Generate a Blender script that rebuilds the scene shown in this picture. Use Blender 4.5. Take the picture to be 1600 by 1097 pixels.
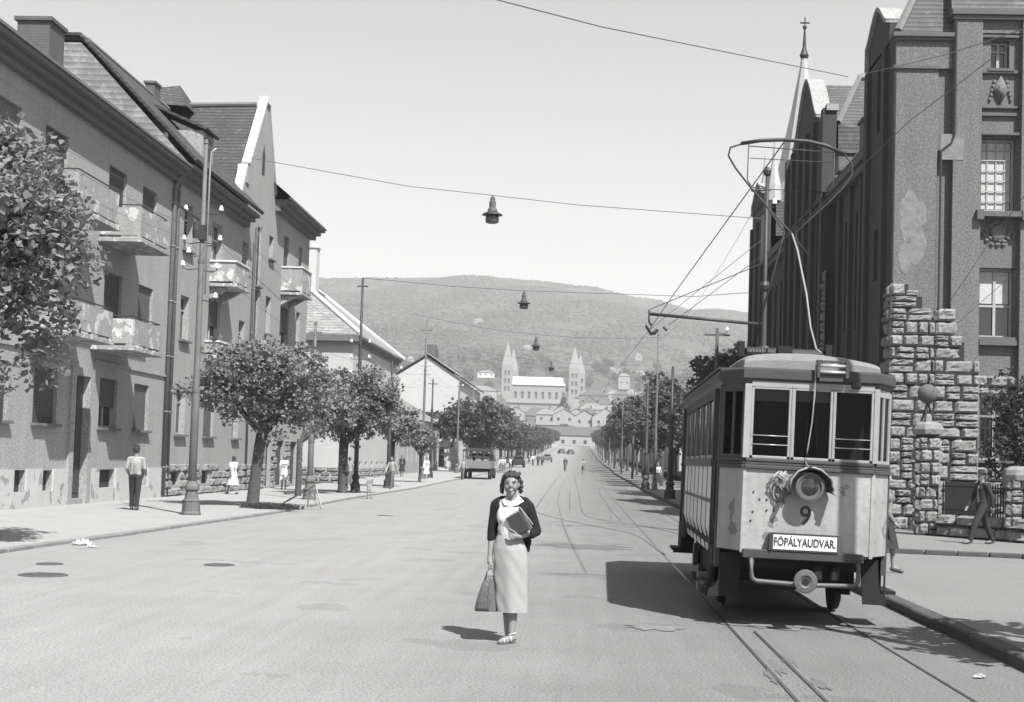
import bpy, math, random
from mathutils import Vector, Matrix, Euler
for o in list(bpy.data.objects): bpy.data.objects.remove(o)
S = bpy.context.scene; COL = S.collection
PI = math.pi
# ------------------------------------------------------------------ camera
F, EYE = 2200.0, 1.78
YAW, PITCH, ROLL = 0.0491825, 0.0493652, 0.031
CR = Matrix.Rotation(YAW, 3, 'Z') @ Matrix.Rotation(PI/2+PITCH, 3, 'X') @ Matrix.Rotation(ROLL, 3, 'Z')
cam = bpy.data.objects.new('camera', bpy.data.cameras.new('camera')); COL.objects.link(cam)
cam.matrix_world = Matrix.Translation((0, 0, EYE)) @ CR.to_4x4()
cam.data.sensor_width = 36; cam.data.lens = F/1600*36; cam.data.shift_y = 61.5/1600
cam.data.clip_start = 0.1; cam.data.clip_end = 9000
S.camera = cam
S.render.resolution_x, S.render.resolution_y = 1024, 702
# ------------------------------------------------------------------ light
LD = Vector((-0.40, 0.66, -1.0)).normalized()
sun = bpy.data.objects.new('sun', bpy.data.lights.new('sun', 'SUN')); COL.objects.link(sun)
sun.rotation_euler = LD.to_track_quat('-Z', 'Y').to_euler()
sun.data.energy = 5.0; sun.data.angle = math.radians(0.5); sun.data.color = (1, 0.99, 0.975)
W = bpy.data.worlds.new('World'); S.world = W; W.use_nodes = True
wn = W.node_tree; wn.nodes.clear()
sky = wn.nodes.new('ShaderNodeTexSky'); sky.sky_type = 'NISHITA'; sky.sun_disc = False
sky.sun_elevation = math.asin(-LD.z); sky.sun_rotation = math.atan2(-LD.x, -LD.y)
sky.air_density = 1.0; sky.dust_density = 1.0; sky.ozone_density = 1.0; sky.altitude = 150
bw = wn.nodes.new('ShaderNodeRGBToBW'); bg = wn.nodes.new('ShaderNodeBackground'); wo = wn.nodes.new('ShaderNodeOutputWorld')
bg.inputs[1].default_value = 0.105
wn.links.new(sky.outputs[0], bw.inputs[0]); wn.links.new(bw.outputs[0], bg.inputs[0]); wn.links.new(bg.outputs[0], wo.inputs[0])
S.view_settings.view_transform = 'Standard'; S.view_settings.look = 'None'
S.view_settings.exposure = 0.95; S.view_settings.gamma = 1
try:
    S.cycles.volume_bounces = 1
    S.cycles.transparent_max_bounces = 12
except Exception: pass
# ------------------------------------------------------------------ helpers
def at(px, py, Y):
    d = CR @ Vector((px-800, 610.0-py, -F)); t = Y/d.y
    return Vector((d.x*t, Y, EYE+d.z*t))
def lerp(a, b, t): return a+(b-a)*t
def GZ(y):
    pts = [(-100,0),(80,0),(116,.22),(158,.42),(175,.62),(195,.9),(240,1.3),(320,2.3),(400,3.8),(600,8),(760,12)]
    for (a, za), (b, zb) in zip(pts, pts[1:]):
        if y <= b: return lerp(za, zb, (y-a)/(b-a))
    return 12
WL = {}
def root_loc(o):
    while o.parent: o = o.parent
    return WL.get(o.name, Vector((0, 0, 0)))
def put(o, label=None, cat=None, group=None, kind=None):
    if label: o['label'] = label
    if cat: o['category'] = cat
    if group: o['group'] = group
    if kind: o['kind'] = kind
    return o
def thing(name, loc, label, cat, group=None, rz=0, rx=0, ry=0):
    o = bpy.data.objects.new(name, None); COL.objects.link(o); o.empty_display_size = .2
    o.location = loc; o.rotation_euler = (rx, ry, rz); WL[o.name] = Vector(loc)
    return put(o, label, cat, group)
class MB:
    def __init__(s): s.v = []; s.f = []; s.g = []
    def add(s, vs, fs):
        s.g.append((len(s.v), len(s.f))); n = len(s.v); s.v += [tuple(v) for v in vs]; s.f += [tuple(i+n for i in f) for f in fs]; return s
    def box(s, x0, x1, y0, y1, z0, z1):
        if x0 > x1: x0, x1 = x1, x0
        if y0 > y1: y0, y1 = y1, y0
        if z0 > z1: z0, z1 = z1, z0
        return s.add([(x0,y0,z0),(x1,y0,z0),(x1,y1,z0),(x0,y1,z0),(x0,y0,z1),(x1,y0,z1),(x1,y1,z1),(x0,y1,z1)],
                     [(0,3,2,1),(4,5,6,7),(0,1,5,4),(1,2,6,5),(2,3,7,6),(3,0,4,7)])
    def obox(s, c, size, M=None):
        hx, hy, hz = [a/2 for a in size]; c = Vector(c); M = M or Matrix.Identity(3)
        vs = [c+M@Vector(p) for p in [(-hx,-hy,-hz),(hx,-hy,-hz),(hx,hy,-hz),(-hx,hy,-hz),(-hx,-hy,hz),(hx,-hy,hz),(hx,hy,hz),(-hx,hy,hz)]]
        return s.add(vs, [(0,3,2,1),(4,5,6,7),(0,1,5,4),(1,2,6,5),(2,3,7,6),(3,0,4,7)])
    def beam(s, a, b, w, h=None):
        a, b = Vector(a), Vector(b); d = b-a
        if d.length < 1e-6: return s
        M = d.to_track_quat('Y', 'Z').to_matrix()
        return s.obox((a+b)/2, (w, d.length, h or w), M)
    def tube(s, path, r, n=8, cap=True, closed=False):
        P = [Vector(p) for p in path]; m = len(P); R = r if isinstance(r, (list, tuple)) else [r]*m
        s.g.append((len(s.v), len(s.f))); base = len(s.v); up = None
        for i, p in enumerate(P):
            if closed: d = P[(i+1)%m]-P[i-1]
            else: d = (P[min(i+1, m-1)]-P[max(i-1, 0)])
            if d.length < 1e-9: d = Vector((0,0,1))
            d.normalize()
            if up is None: up = Vector((0,0,1)) if abs(d.z) < .9 else Vector((1,0,0))
            a = d.cross(up)
            if a.length < 1e-6: a = d.orthogonal()
            a.normalize(); b = d.cross(a); up = -b if False else up
            for k in range(n):
                t = 2*PI*k/n; s.v.append(tuple(p+(a*math.cos(t)+b*math.sin(t))*R[i]))
        for i in range(m if closed else m-1):
            j = (i+1)%m
            for k in range(n):
                k2 = (k+1)%n; s.f.append((base+i*n+k, base+i*n+k2, base+j*n+k2, base+j*n+k))
        if cap and not closed:
            s.f.append(tuple(base+k for k in range(n))[::-1]); s.f.append(tuple(base+(m-1)*n+k for k in range(n)))
        return s
    def lathe(s, prof, c=(0,0,0), n=16, M=None, sx=1, sy=1):
        c = Vector(c); M = M or Matrix.Identity(3); s.g.append((len(s.v), len(s.f))); base = len(s.v); m = len(prof)
        for r, z in prof:
            for k in range(n):
                t = 2*PI*k/n; s.v.append(tuple(c+M@Vector((r*math.cos(t)*sx, r*math.sin(t)*sy, z))))
        for i in range(m-1):
            for k in range(n):
                k2 = (k+1)%n; s.f.append((base+i*n+k, base+i*n+k2, base+(i+1)*n+k2, base+(i+1)*n+k))
        s.f.append(tuple(base+k for k in range(n))[::-1]); s.f.append(tuple(base+(m-1)*n+k for k in range(n)))
        return s
    def ell(s, c, rx, ry, rz, n=12, M=None):
        prof = [(max(math.sin(PI*i/(n//2+2)), .001), -math.cos(PI*i/(n//2+2))) for i in range(n//2+3)]
        M = (M or Matrix.Identity(3)) @ Matrix.Diagonal((rx, ry, rz)); return s.lathe(prof, c, n, M)
    def prism(s, pts, off):
        """closed outline pts (3d, planar) extruded by vector off"""
        n = len(pts); off = Vector(off); a = [Vector(p) for p in pts]; b = [p+off for p in a]
        return s.add(a+b, [tuple(range(n))[::-1], tuple(range(n, 2*n))]+[(i, (i+1)%n, n+(i+1)%n, n+i) for i in range(n)])
    def slab(s, quad, t):
        """quad polygon thickened by t along its normal"""
        q = [Vector(p) for p in quad]; nn = (q[1]-q[0]).cross(q[2]-q[0]).normalized(); return s.prism(q, nn*t)
    def quad(s, *p): return s.add(p, [tuple(range(len(p)))])
    def pieces(s):
        k = len(s.g)
        if k < 2 or k > 260: return None
        lo = []; hi = []; G = s.g+[(len(s.v), len(s.f))]
        for i in range(k):
            P_ = s.v[G[i][0]:G[i+1][0]]
            if not P_: return None
            lo.append([min(q[a] for q in P_) for a in range(3)]); hi.append([max(q[a] for q in P_) for a in range(3)])
        sz = [max(h-l for h, l in zip(a, b)) for a, b in zip(hi, lo)]; par = list(range(k))
        def fd(a):
            while par[a] != a: a = par[a]
            return a
        for i in range(k):
            for j in range(i+1, k):
                g = math.sqrt(sum(max(0, lo[i][a]-hi[j][a], lo[j][a]-hi[i][a])**2 for a in range(3)))
                if g <= max(.02, .5*max(sz[i], sz[j])): par[fd(i)] = fd(j)
        cl = {}
        for i in range(k): cl.setdefault(fd(i), []).append(i)
        if len(cl) < 2 or len(cl) > 60: return None
        out = []
        for ids in cl.values():
            m = MB()
            for i in ids:
                v0, v1, f0, f1 = G[i][0], G[i+1][0], G[i][1], G[i+1][1]; n = len(m.v)
                m.g.append((n, len(m.f))); m.v += s.v[v0:v1]; m.f += [tuple(a-v0+n for a in f) for f in s.f[f0:f1]]
            out.append(m)
        return out
    def build(s, name, mat, parent=None, smooth=False, world=False, bevel=0, seg=1, split=True):
        if split and parent and s.g and name not in ('crown', 'lettering', 'body', 'limb') and len(s.v) < 9000:
            ps = s.pieces()
            if ps: return [q.build(name, mat, parent, smooth, world, bevel, seg, False) for q in ps][0]
        me = bpy.data.meshes.new(name); vs = s.v
        if world and parent:
            L = root_loc(parent); vs = [(v[0]-L.x, v[1]-L.y, v[2]-L.z) for v in vs]
        me.from_pydata(vs, [], s.f); me.materials.append(mat); me.update()
        o = bpy.data.objects.new(name, me); COL.objects.link(o)
        if smooth:
            for p in me.polygons: p.use_smooth = True
        if parent: o.parent = parent
        if bevel:
            b = o.modifiers.new('bevel', 'BEVEL'); b.width = bevel; b.segments = seg; b.limit_method = 'ANGLE'; b.angle_limit = math.radians(40)
        return o
def fix_normals(o):
    import bmesh
    bm = bmesh.new(); bm.from_mesh(o.data); bmesh.ops.recalc_face_normals(bm, faces=bm.faces); bm.to_mesh(o.data); bm.free(); return o
def struct(name, mb, mat, **k):
    o = mb.build(name, mat, **k); o['kind'] = 'structure'; return o
def copy_tree(o, parent=None):
    c = o.copy(); COL.objects.link(c)
    if parent: c.parent = parent
    for ch in list(o.children): copy_tree(ch, c)
    return c
# ------------------------------------------------------------------ materials
def mat(name, base, rough=.8, var=.25, scale=3, fine=0, bump=.3, bscale=40, bands=None, bandamt=.4, spots=None, spec=.3, metal=0, streak=0, saxis='z', patch=None, xgrad=None):
    base *= .91
    if patch: patch = (patch[0]*.91, patch[1], patch[2])
    m = bpy.data.materials.new(name); m.use_nodes = True; nt = m.node_tree; N = nt.nodes; L = nt.links
    b = N['Principled BSDF']; b.inputs['Roughness'].default_value = rough; b.inputs['Metallic'].default_value = metal
    b.inputs['Specular IOR Level'].default_value = spec
    tc = N.new('ShaderNodeTexCoord')
    def noise(sc, det=6, vec=None, rgh=.6):
        n = N.new('ShaderNodeTexNoise'); n.inputs['Scale'].default_value = sc; n.inputs['Detail'].default_value = det; n.inputs['Roughness'].default_value = rgh
        L.new(vec or tc.outputs['Object'], n.inputs['Vector']); return n.outputs[0]
    def mth(op, a, bb, c=None):
        n = N.new('ShaderNodeMath'); n.operation = op
        for i, q in enumerate((a, bb, c)):
            if q is None: continue
            if isinstance(q, (int, float)): n.inputs[i].default_value = q
            else: L.new(q, n.inputs[i])
        return n.outputs[0]
    v = mth('MULTIPLY_ADD', noise(scale), 2*var, 1-var)
    if fine: v = mth('MULTIPLY', v, mth('MULTIPLY_ADD', noise(bscale, 3), 2*fine, 1-fine))
    if streak:
        mp = N.new('ShaderNodeMapping'); mp.inputs['Scale'].default_value = (4, .16, 1) if saxis == 'y' else (3, 3, .25); L.new(tc.outputs['Object'], mp.inputs[0])
        v = mth('MULTIPLY', v, mth('MULTIPLY_ADD', noise(1.2, 5, mp.outputs[0]), 2*streak, 1-streak))
    height = noise(bscale, 4)
    if bands:
        sx = N.new('ShaderNodeSeparateXYZ'); L.new(tc.outputs['Object'], sx.inputs[0])
        ax = {'x':0,'y':1,'z':2}[bands[0]]
        ph = mth('FRACT', mth('DIVIDE', mth('ADD', sx.outputs[ax], mth('MULTIPLY', noise(1.5, 2), bands[1]*.25)), bands[1]), 0)
        v = mth('MULTIPLY', v, mth('MULTIPLY_ADD', ph, -bandamt, 1+bandamt*.5))
        height = mth('ADD', mth('MULTIPLY', height, .3), ph)
    mulc = v
    if patch:  # (albedo, scale, threshold) crisp lighter or darker worn patches
        n = noise(patch[1], 8, rgh=.55); st = mth('GREATER_THAN', n, patch[2])
        mx = N.new('ShaderNodeMix'); mx.data_type = 'FLOAT'; L.new(st, mx.inputs[0]); L.new(mth('MULTIPLY', v, base), mx.inputs[2]); L.new(mth('MULTIPLY', v, patch[0]), mx.inputs[3])
        col = mx.outputs[0]
    else: col = mth('MULTIPLY', v, base)
    if xgrad:  # worn, dirtier surface towards the tracks: (x0, x1, factor)
        sg = N.new('ShaderNodeSeparateXYZ'); L.new(tc.outputs['Object'], sg.inputs[0]); mr = N.new('ShaderNodeMapRange'); mr.interpolation_type = 'SMOOTHSTEP'
        mr.inputs[1].default_value = xgrad[0]; mr.inputs[2].default_value = xgrad[1]; mr.inputs[3].default_value = 1; mr.inputs[4].default_value = xgrad[2]
        L.new(mth('ADD', sg.outputs[0], mth('MULTIPLY_ADD', noise(.7), 3, -1.5)), mr.inputs[0]); col = mth('MULTIPLY', col, mr.outputs[0])
    if spots:
        vo = N.new('ShaderNodeTexVoronoi'); vo.inputs['Scale'].default_value = spots[0]; L.new(tc.outputs['Object'], vo.inputs['Vector'])
        col = mth('MULTIPLY', col, mth('MULTIPLY_ADD', mth('GREATER_THAN', vo.outputs['Distance'], spots[1]), spots[2], 1-spots[2]))
    cc = N.new('ShaderNodeCombineColor')
    for i in range(3): L.new(col, cc.inputs[i])
    L.new(cc.outputs[0], b.inputs['Base Color'])
    if bump:
        bp = N.new('ShaderNodeBump'); bp.inputs['Strength'].default_value = bump; bp.inputs['Distance'].default_value = .02
        L.new(height, bp.inputs['Height']); L.new(bp.outputs[0], b.inputs['Normal'])
    return m
def plain(name, base, rough=.5, metal=0, spec=.4, trans=0):
    m = mat(name, base, rough, .12, 6, 0, 0, 30, spec=spec, metal=metal)
    if trans: m.node_tree.nodes['Principled BSDF'].inputs['Transmission Weight'].default_value = trans
    return m
def seethrough(name, amt=.9):
    m = bpy.data.materials.new(name); m.use_nodes = True; nt = m.node_tree; N = nt.nodes; N.clear()
    o = N.new('ShaderNodeOutputMaterial'); t = N.new('ShaderNodeBsdfTransparent'); t.inputs[0].default_value = (amt,)*3+(1,); g = N.new('ShaderNodeBsdfGlossy'); g.inputs['Roughness'].default_value = .04
    fr = N.new('ShaderNodeFresnel'); fr.inputs[0].default_value = 1.18; mx = N.new('ShaderNodeMixShader')
    nt.links.new(fr.outputs[0], mx.inputs[0]); nt.links.new(t.outputs[0], mx.inputs[1]); nt.links.new(g.outputs[0], mx.inputs[2]); nt.links.new(mx.outputs[0], o.inputs[0]); return m
def leafmat(name, base, var=.5):
    m = mat(name, base, .7, var, 1.1, 0, 0, 20, spec=.18)
    nt = m.node_tree; b = nt.nodes['Principled BSDF']; out = nt.nodes['Material Output']
    tr = nt.nodes.new('ShaderNodeBsdfTranslucent'); tr.inputs[0].default_value = (base*1.3,)*3+(1,)
    mx = nt.nodes.new('ShaderNodeMixShader'); mx.inputs[0].default_value = .25
    nt.links.new(b.outputs[0], mx.inputs[1]); nt.links.new(tr.outputs[0], mx.inputs[2]); nt.links.new(mx.outputs[0], out.inputs[0])
    return m
M = dict(
 road=mat('asphalt', 0.255, .85, .17, .5, .95, .7, 38, streak=.16, saxis='y', patch=(.215, .5, .62), xgrad=(-4, 2.2, .60)),
 pave=mat('pavement', 0.3, .85, .14, .7, .85, .6, 34),
 paveR=mat('pavement_gravel', 0.18, .85, .14, .7, .9, .6, 34),
 patchroad=mat('tar_patch', .12, .9, .3, 3, .3, .3, 30),
 kerb=mat('kerb_stone', 0.2, .85, .35, 2.5, .2, .5, 12, bands=('y', 1.0), bandamt=.12),
 kerbdark=mat('kerb_stone_dark', 0.07, .85, .35, 2.5, .2, .5, 12),
 rail=plain('rail_steel', 0.17, .35, .6), groove=plain('rail_groove', 0.15, .9),
 earth=mat('earth', .16, .95, .3, .3, .2, .4, 10),
 hill=mat('wooded_hill', 0.07, .95, .22, .012, .35, .8, .09),
 stA=mat('stucco_grey', 0.29, .92, .14, .5, .85, .6, 17, streak=.20),
 stB=mat('stucco_mid', 0.28, .92, .14, .5, .85, .6, 17, streak=.20),
 stD=mat('stucco_pale', 0.4, .92, .12, .5, .1, .3, 25, streak=.08),
 stE=mat('limewash_white', 0.46, .92, .08, .7, .06, .3, 20),
 stR=mat('stucco_dark_rough', 0.13, .95, .16, .6, .85, .8, 19, streak=.20),
 stR2=mat('stucco_shaded_side', 0.054, .95, .2, .6, .2, .5, 30, streak=.15),  # shade of the street side put into a darker copy of the stucco
 trimR=mat('stone_trim_dark', 0.1, .9, .25, 2, .2, .4, 18),
 peel=mat('peeled_plaster', 0.17, .95, .5, 5, .2, .6, 15),
 plinth=mat('plinth_render', 0.45, .9, .2, 1.2, .15, .4, 15, patch=(.27, 2.0, .6)),
 balc=mat('balcony_plaster', 0.27, .92, .3, 1.5, .3, .7, 14, patch=(.46, 2.6, .57), streak=.25),
 trimW=mat('white_trim', 0.56, .85, .12, 3, .1, .2, 20),
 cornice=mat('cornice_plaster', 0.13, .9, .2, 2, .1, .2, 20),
 dark=plain('dark_reveal', .035, .8), tile=mat('roof_tiles_dark', 0.055, .85, .35, 1.6, .3, 1.0, 14, bands=('z', .18), bandamt=.9, patch=(.085, 3.5, .6)),
 tileL=mat('roof_tiles_pale', 0.2, .85, .35, 1.2, .3, .8, 12, bands=('z', .22), bandamt=.6, patch=(.25, 2.2, .55)),
 ridge=mat('ridge_tiles', 0.15, .85, .3, 3, .1, .4, 10), gutter=plain('zinc_gutter', 0.4, .4, .5), pipe=mat('downpipe_metal', 0.14, .6, .3, 3, .1, .2, 20, streak=.2),
 brick=mat('brick', 0.12, .9, .3, 2, .2, .6, 10, bands=('z', .085), bandamt=.5),
 shut=mat('roller_shutter', 0.075, .8, .2, 2, 0, .7, 20, bands=('z', .07), bandamt=.8), shutL=mat('roller_shutter_pale', 0.13, .8, .2, 2, 0, .7, 20, bands=('z', .07), bandamt=.8),
 wood=mat('painted_window_wood', 0.32, .7, .25, 4, .1, .2, 30), woodD=mat('dark_wood', 0.06, .7, .3, 4, .1, .4, 20, streak=.3),
 glass=plain('window_glass', 0.012, .08, 0, .8), curtain=mat('lace_curtain', .42, .9, .3, 5, .2, .2, 25),
 stone=mat('rusticated_stone', 0.2, .92, .5, 2.2, .5, 1.0, 11), mortar=mat('stone_mortar', 0.03, .95, .3, 3),
 iron=plain('cast_iron', 0.045, .55, .3), poleL=mat('painted_steel_pole', 0.115, .6, .3, 3, .1, .2, 20, streak=.25), poleD=mat('dark_wood_pole', .07, .85, .3, 3, .1, .4, 20, streak=.3),
 porc=plain('white_porcelain', .85, .2), wire=plain('overhead_wire', .10, .6),
 bark=mat('bark', 0.065, .95, .4, 3, .3, 1.0, 12, streak=.25, patch=(.10, 2.5, .6)), leaf=leafmat('plane_leaves', 0.19), leafD=leafmat('dark_leaves', 0.065), leafF=leafmat('distant_leaves', 0.11, .4),
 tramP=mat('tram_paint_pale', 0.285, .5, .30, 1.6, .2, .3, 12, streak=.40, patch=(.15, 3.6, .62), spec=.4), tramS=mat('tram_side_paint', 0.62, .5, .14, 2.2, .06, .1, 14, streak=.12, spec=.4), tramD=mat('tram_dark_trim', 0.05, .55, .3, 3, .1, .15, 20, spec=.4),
 tramF=mat('tram_fascia', 0.045, .6, .25, 3, .1, .2, 20, streak=.1), tramW=mat('tram_window_post', 0.27, .6, .25, 4, .1, .15, 24, streak=.15, patch=(.25, 9, .62)), tramR=mat('tram_canvas_roof', 0.21, .95, .2, 3, .25, .6, 60),
 tramU=plain('tram_underframe', 0.012, .85), tramI=plain('tram_interior', 0.012, .8), steel=plain('bright_rod', 0.5, .3, .5), rope=plain('rope', 0.24, .9), signW=plain('sign_white', 0.55, .6), ink=plain('sign_black', .03, .7), nine=plain('faded_number_paint', 0.05, .8),
 metalG=mat('grey_painted_metal', 0.1, .5, .25, 6, .1, .15, 25), lens=plain('headlamp_lens', 0.03, .1, .2, .9),
 skin=plain('skin', 0.2, .55), skinF=plain('skin_face', .34, .55), hair=mat('dark_hair', .045, .6, .4, 30, 0, 1.0, 60), cloW=mat('white_cloth', 0.55, .85, .06, 8, 0, .3, 25), cloB=mat('black_knit', 0.012, .95, .2, 20, 0, .5, 160), cloG=mat('light_tweed', 0.3, .95, .08, 20, .12, .4, 120), cloM=mat('mid_cloth', 0.12, .9, .15, 9, 0, .3, 30), cloD=mat('dark_cloth', 0.03, .9, .2, 9, 0, .3, 30), leather=mat('brown_leather', .085, .42, .3, 8, 0, .4, 40, spec=.5), paper=plain('paper', 0.5, .9), sandal=plain('sandal_strap', .5, .6), book=mat('book_cover', .05, .5, .3, 10, 0, .1, 40), eye=plain('eye', .03, .3), lip=plain('lip', .12, .6),
 canvasD=mat('dark_tarpaulin', .05, .9, .3, 2), truckP=mat('truck_panel', 0.17, .6, .2, 3, .1, .1, 20), rubber=plain('rubber', .03, .9), 
 cath=mat('cathedral_stone', 0.27, .9, .08, .2, .05, 0), cathR=mat('cathedral_roof', 0.55, .7, .08, .1, 0, 0), townW=mat('town_wall', 0.32, .9, .1, .2), townG=mat('town_wall_grey', 0.17, .9, .15, .2), townR=mat('town_roof', 0.1, .9, .2, .3, bands=('z', .35), bandamt=.3), townRL=mat('town_roof_pale', 0.2, .9, .2, .3), winD=plain('dark_opening', .05, .7), winC=plain('hazy_opening', .11, .8),
 tileI=mat('roof_tiles_weathered', .085, .85, .35, 1.6, .3, 1.0, 14, bands=('z', .16), bandamt=.9, patch=(.11, 3.0, .6)), blind=plain('window_blind', .32, .9), tglass=seethrough('tram_window_glass', .6), spire=mat('sheet_metal_spire', 0.36, .55, .1, .7, .05, .1, 10, streak=.1), dung=mat('cut_twigs', 0.04, .95, .4, 6),
)
# ------------------------------------------------------------------ walls with openings and their windows
def facade(mb, O, U, N, Wd, H, ops, depth=.22, top=None):
    """wall sheet at O (bottom left), along unit U, up z, outward N; ops = (u0,u1,v0,v1)"""
    O, U, N = Vector(O), Vector(U), Vector(N); Z = Vector((0,0,1))
    us = sorted({0, Wd, *[o[0] for o in ops], *[o[1] for o in ops]}); vs = sorted({0, H, *[o[2] for o in ops], *[o[3] for o in ops]})
    us = [u for u in us if 0 <= u <= Wd]; vs = [v for v in vs if 0 <= v <= H]
    p = lambda u, v, d=0: O+U*u+Z*v-N*d
    for a, b in zip(us, us[1:]):
        run = None
        for c, d in zip(vs, vs[1:]):
            if b-a < 1e-5 or d-c < 1e-5: continue
            um, vm = (a+b)/2, (c+d)/2
            if any(o[0] < um < o[1] and o[2] < vm < o[3] for o in ops):
                if run: mb.quad(p(a, run[0]), p(b, run[0]), p(b, run[1]), p(a, run[1])); run = None
            else: run = (run[0] if run else c, d)
        if run: mb.quad(p(a, run[0]), p(b, run[0]), p(b, run[1]), p(a, run[1]))
    for o in ops:
        a, b, c, d = o[:4]
        mb.quad(p(a,c), p(b,c), p(b,c,depth), p(a,c,depth)); mb.quad(p(a,d), p(b,d), p(b,d,depth), p(a,d,depth))
        mb.quad(p(a,c), p(a,d), p(a,d,depth), p(a,c,depth)); mb.quad(p(b,c), p(b,d), p(b,d,depth), p(b,c,depth))
def window(par, O, U, N, op, kind='case', depth=.22, sill=True, frame='wood', hole=None, sillm='cornice'):
    O, U, N = Vector(O), Vector(U), Vector(N); Z = Vector((0,0,1)); a, b, c, d = op[:4]
    Mx = Matrix((U, -N, Z)).transposed()
    ctr = lambda u, v, dd: O+U*u+Z*v-N*dd
    f = MB(); w = .07
    def bar(u0, u1, v0, v1, dd, t=.05, mb=None): (mb or f).obox(ctr((u0+u1)/2, (v0+v1)/2, dd), (u1-u0, t, v1-v0), Mx)
    D = depth-.03
    bar(a, a+w, c, d, D); bar(b-w, b, c, d, D); bar(a+w, b-w, c, c+w, D); bar(a+w, b-w, d-w, d, D)
    if kind in ('case', 'half', 'lace', 'open'):
        bar((a+b)/2-.04, (a+b)/2+.04, c+w, d-w, D-.002)
        tz = c+(d-c)*(.68 if kind != 'lace' else .46); bar(a+w, (a+b)/2-.04, tz-.03, tz+.03, D); bar((a+b)/2+.04, b-w, tz-.03, tz+.03, D)
    if kind == 'grid':
        for k in range(1, 4): u = a+(b-a)*k/4; bar(u-.02, u+.02, c+w, d-w, D, .04)
        for k in range(1, 7): v = c+(d-c)*k/7; bar(a+w, b-w, v-.018, v+.018, D-.03, .02)
    wo_ = f.build('window', M[frame], par, world=True)
    pn = MB(); bar(a+.02, b-.02, c+.02, d-.02, depth+.01, .02, pn); pn.build('pane', M['glass'], wo_, world=True)
    if kind in ('shut', 'shutL'):
        q = MB(); bar(a+.03, b-.03, c+.02, d, depth-.10, .04, q); q.build('shutter', M[kind], wo_, world=True)
    if kind == 'half':
        q = MB(); bar(a+.03, b-.03, c+(d-c)*.42, d, depth-.10, .04, q); q.build('shutter', M['shut'], wo_, world=True)
    if kind in ('lace', 'grid'):
        q = MB(); bar(a+.09, b-.09, (c+(d-c)*.5) if kind == 'lace' else c+.09, d-.09, depth-.012, .006, q); q.build('curtain', M['curtain'], wo_, world=True)
    if sill:
        q = MB(); q.obox(ctr((a+b)/2, c-.04, -.05), (b-a+.22, .20, .08), Mx); q.build('sill', M[sillm], wo_, world=True)
    return wo_
# ------------------------------------------------------------------ ground
def strip(x0, x1, ys, dz, side=None):
    mb = MB()
    for a, b in zip(ys, ys[1:]):
        xa0, xb0 = (x0(a), x0(b)) if callable(x0) else (x0, x0); xa1, xb1 = (x1(a), x1(b)) if callable(x1) else (x1, x1)
        za, zb = GZ(a)+dz, GZ(b)+dz
        mb.quad((xa0,a,za), (xa1,a,za), (xb1,b,zb), (xb0,b,zb))
    return mb
YS = [-40, -10, 0, 5, 10, 15, 20, 25, 30, 35, 40, 45, 50, 55, 60, 65, 70, 75, 80, 90, 100, 116, 130, 144, 158, 166, 175, 195, 240, 280, 320, 400, 500, 600, 700]
def kl(y):   # left kerb line, slightly bowed
    return -9.15 + (.35*math.exp(-((y-42)/9)**2)) - (.25 if y < 28 else 0)*max(0, min(1, (28-y)/5))
struct('road', strip(lambda y: kl(y)-.02, 4.12, YS, 0), M['road'])
struct('pavement', strip(-15.02, lambda y: kl(y)-.16, YS, .06), M['pave'])
struct('pavement', strip(4.30, 8.9, YS, .12), M['paveR'])
mb = MB()
for a, b in zip(YS[1:26], YS[2:27]):
    n = max(1, int((b-a)/1.0))
    for i in range(n):
        y0 = lerp(a, b, i/n)+.008; y1 = lerp(a, b, (i+1)/n)-.008; j = random.Random(int(y0*7)).uniform(-.012, .012)
        zz = GZ(y0)+.064+j*.5
        mb.add([(kl(y0)-.17,y0,-.1),(kl(y0)+j,y0,-.1),(kl(y1)+j,y1,-.1),(kl(y1)-.17,y1,-.1),(kl(y0)-.17,y0,zz),(kl(y0)+j,y0,zz),(kl(y1)+j,y1,zz),(kl(y1)-.17,y1,zz)], [(0,3,2,1),(4,5,6,7),(0,1,5,4),(1,2,6,5),(2,3,7,6),(3,0,4,7)])
struct('kerb', mb, M['kerb'], bevel=.012)
mb = MB()
for a, b in zip(YS[1:26], YS[2:27]):
    n = max(1, int((b-a)/1.2))
    for i in range(n):
        y0 = lerp(a, b, i/n)+.01; y1 = lerp(a, b, (i+1)/n)-.01; j = random.Random(int(y0*9)).uniform(-.012, .012)
        mb.box(4.10+j, 4.31, y0, y1, -.1, GZ(y0)+.124+j*.5)
struct('kerb', mb, M['kerbdark'], bevel=.02)
mb = MB()   # second pavement edge in front of the institute
for i in range(22): mb.obox((4.9+i*.62, 29.55-i*.10, .165), (.6, .2, .10), Matrix.Rotation(-.16, 3, 'Z'))
struct('pavement_edge', mb, M['kerbdark'], bevel=.015)
struct('pavement', MB().quad((4.6,29.7,.150),(18.2,27.5,.150),(18.2,41.3,.150),(4.6,41.3,.150)), M['paveR'])
struct('pavement', strip(8.9, 40, [-40, 0, 29, 30, 41], .108), M['paveR'])
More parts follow.
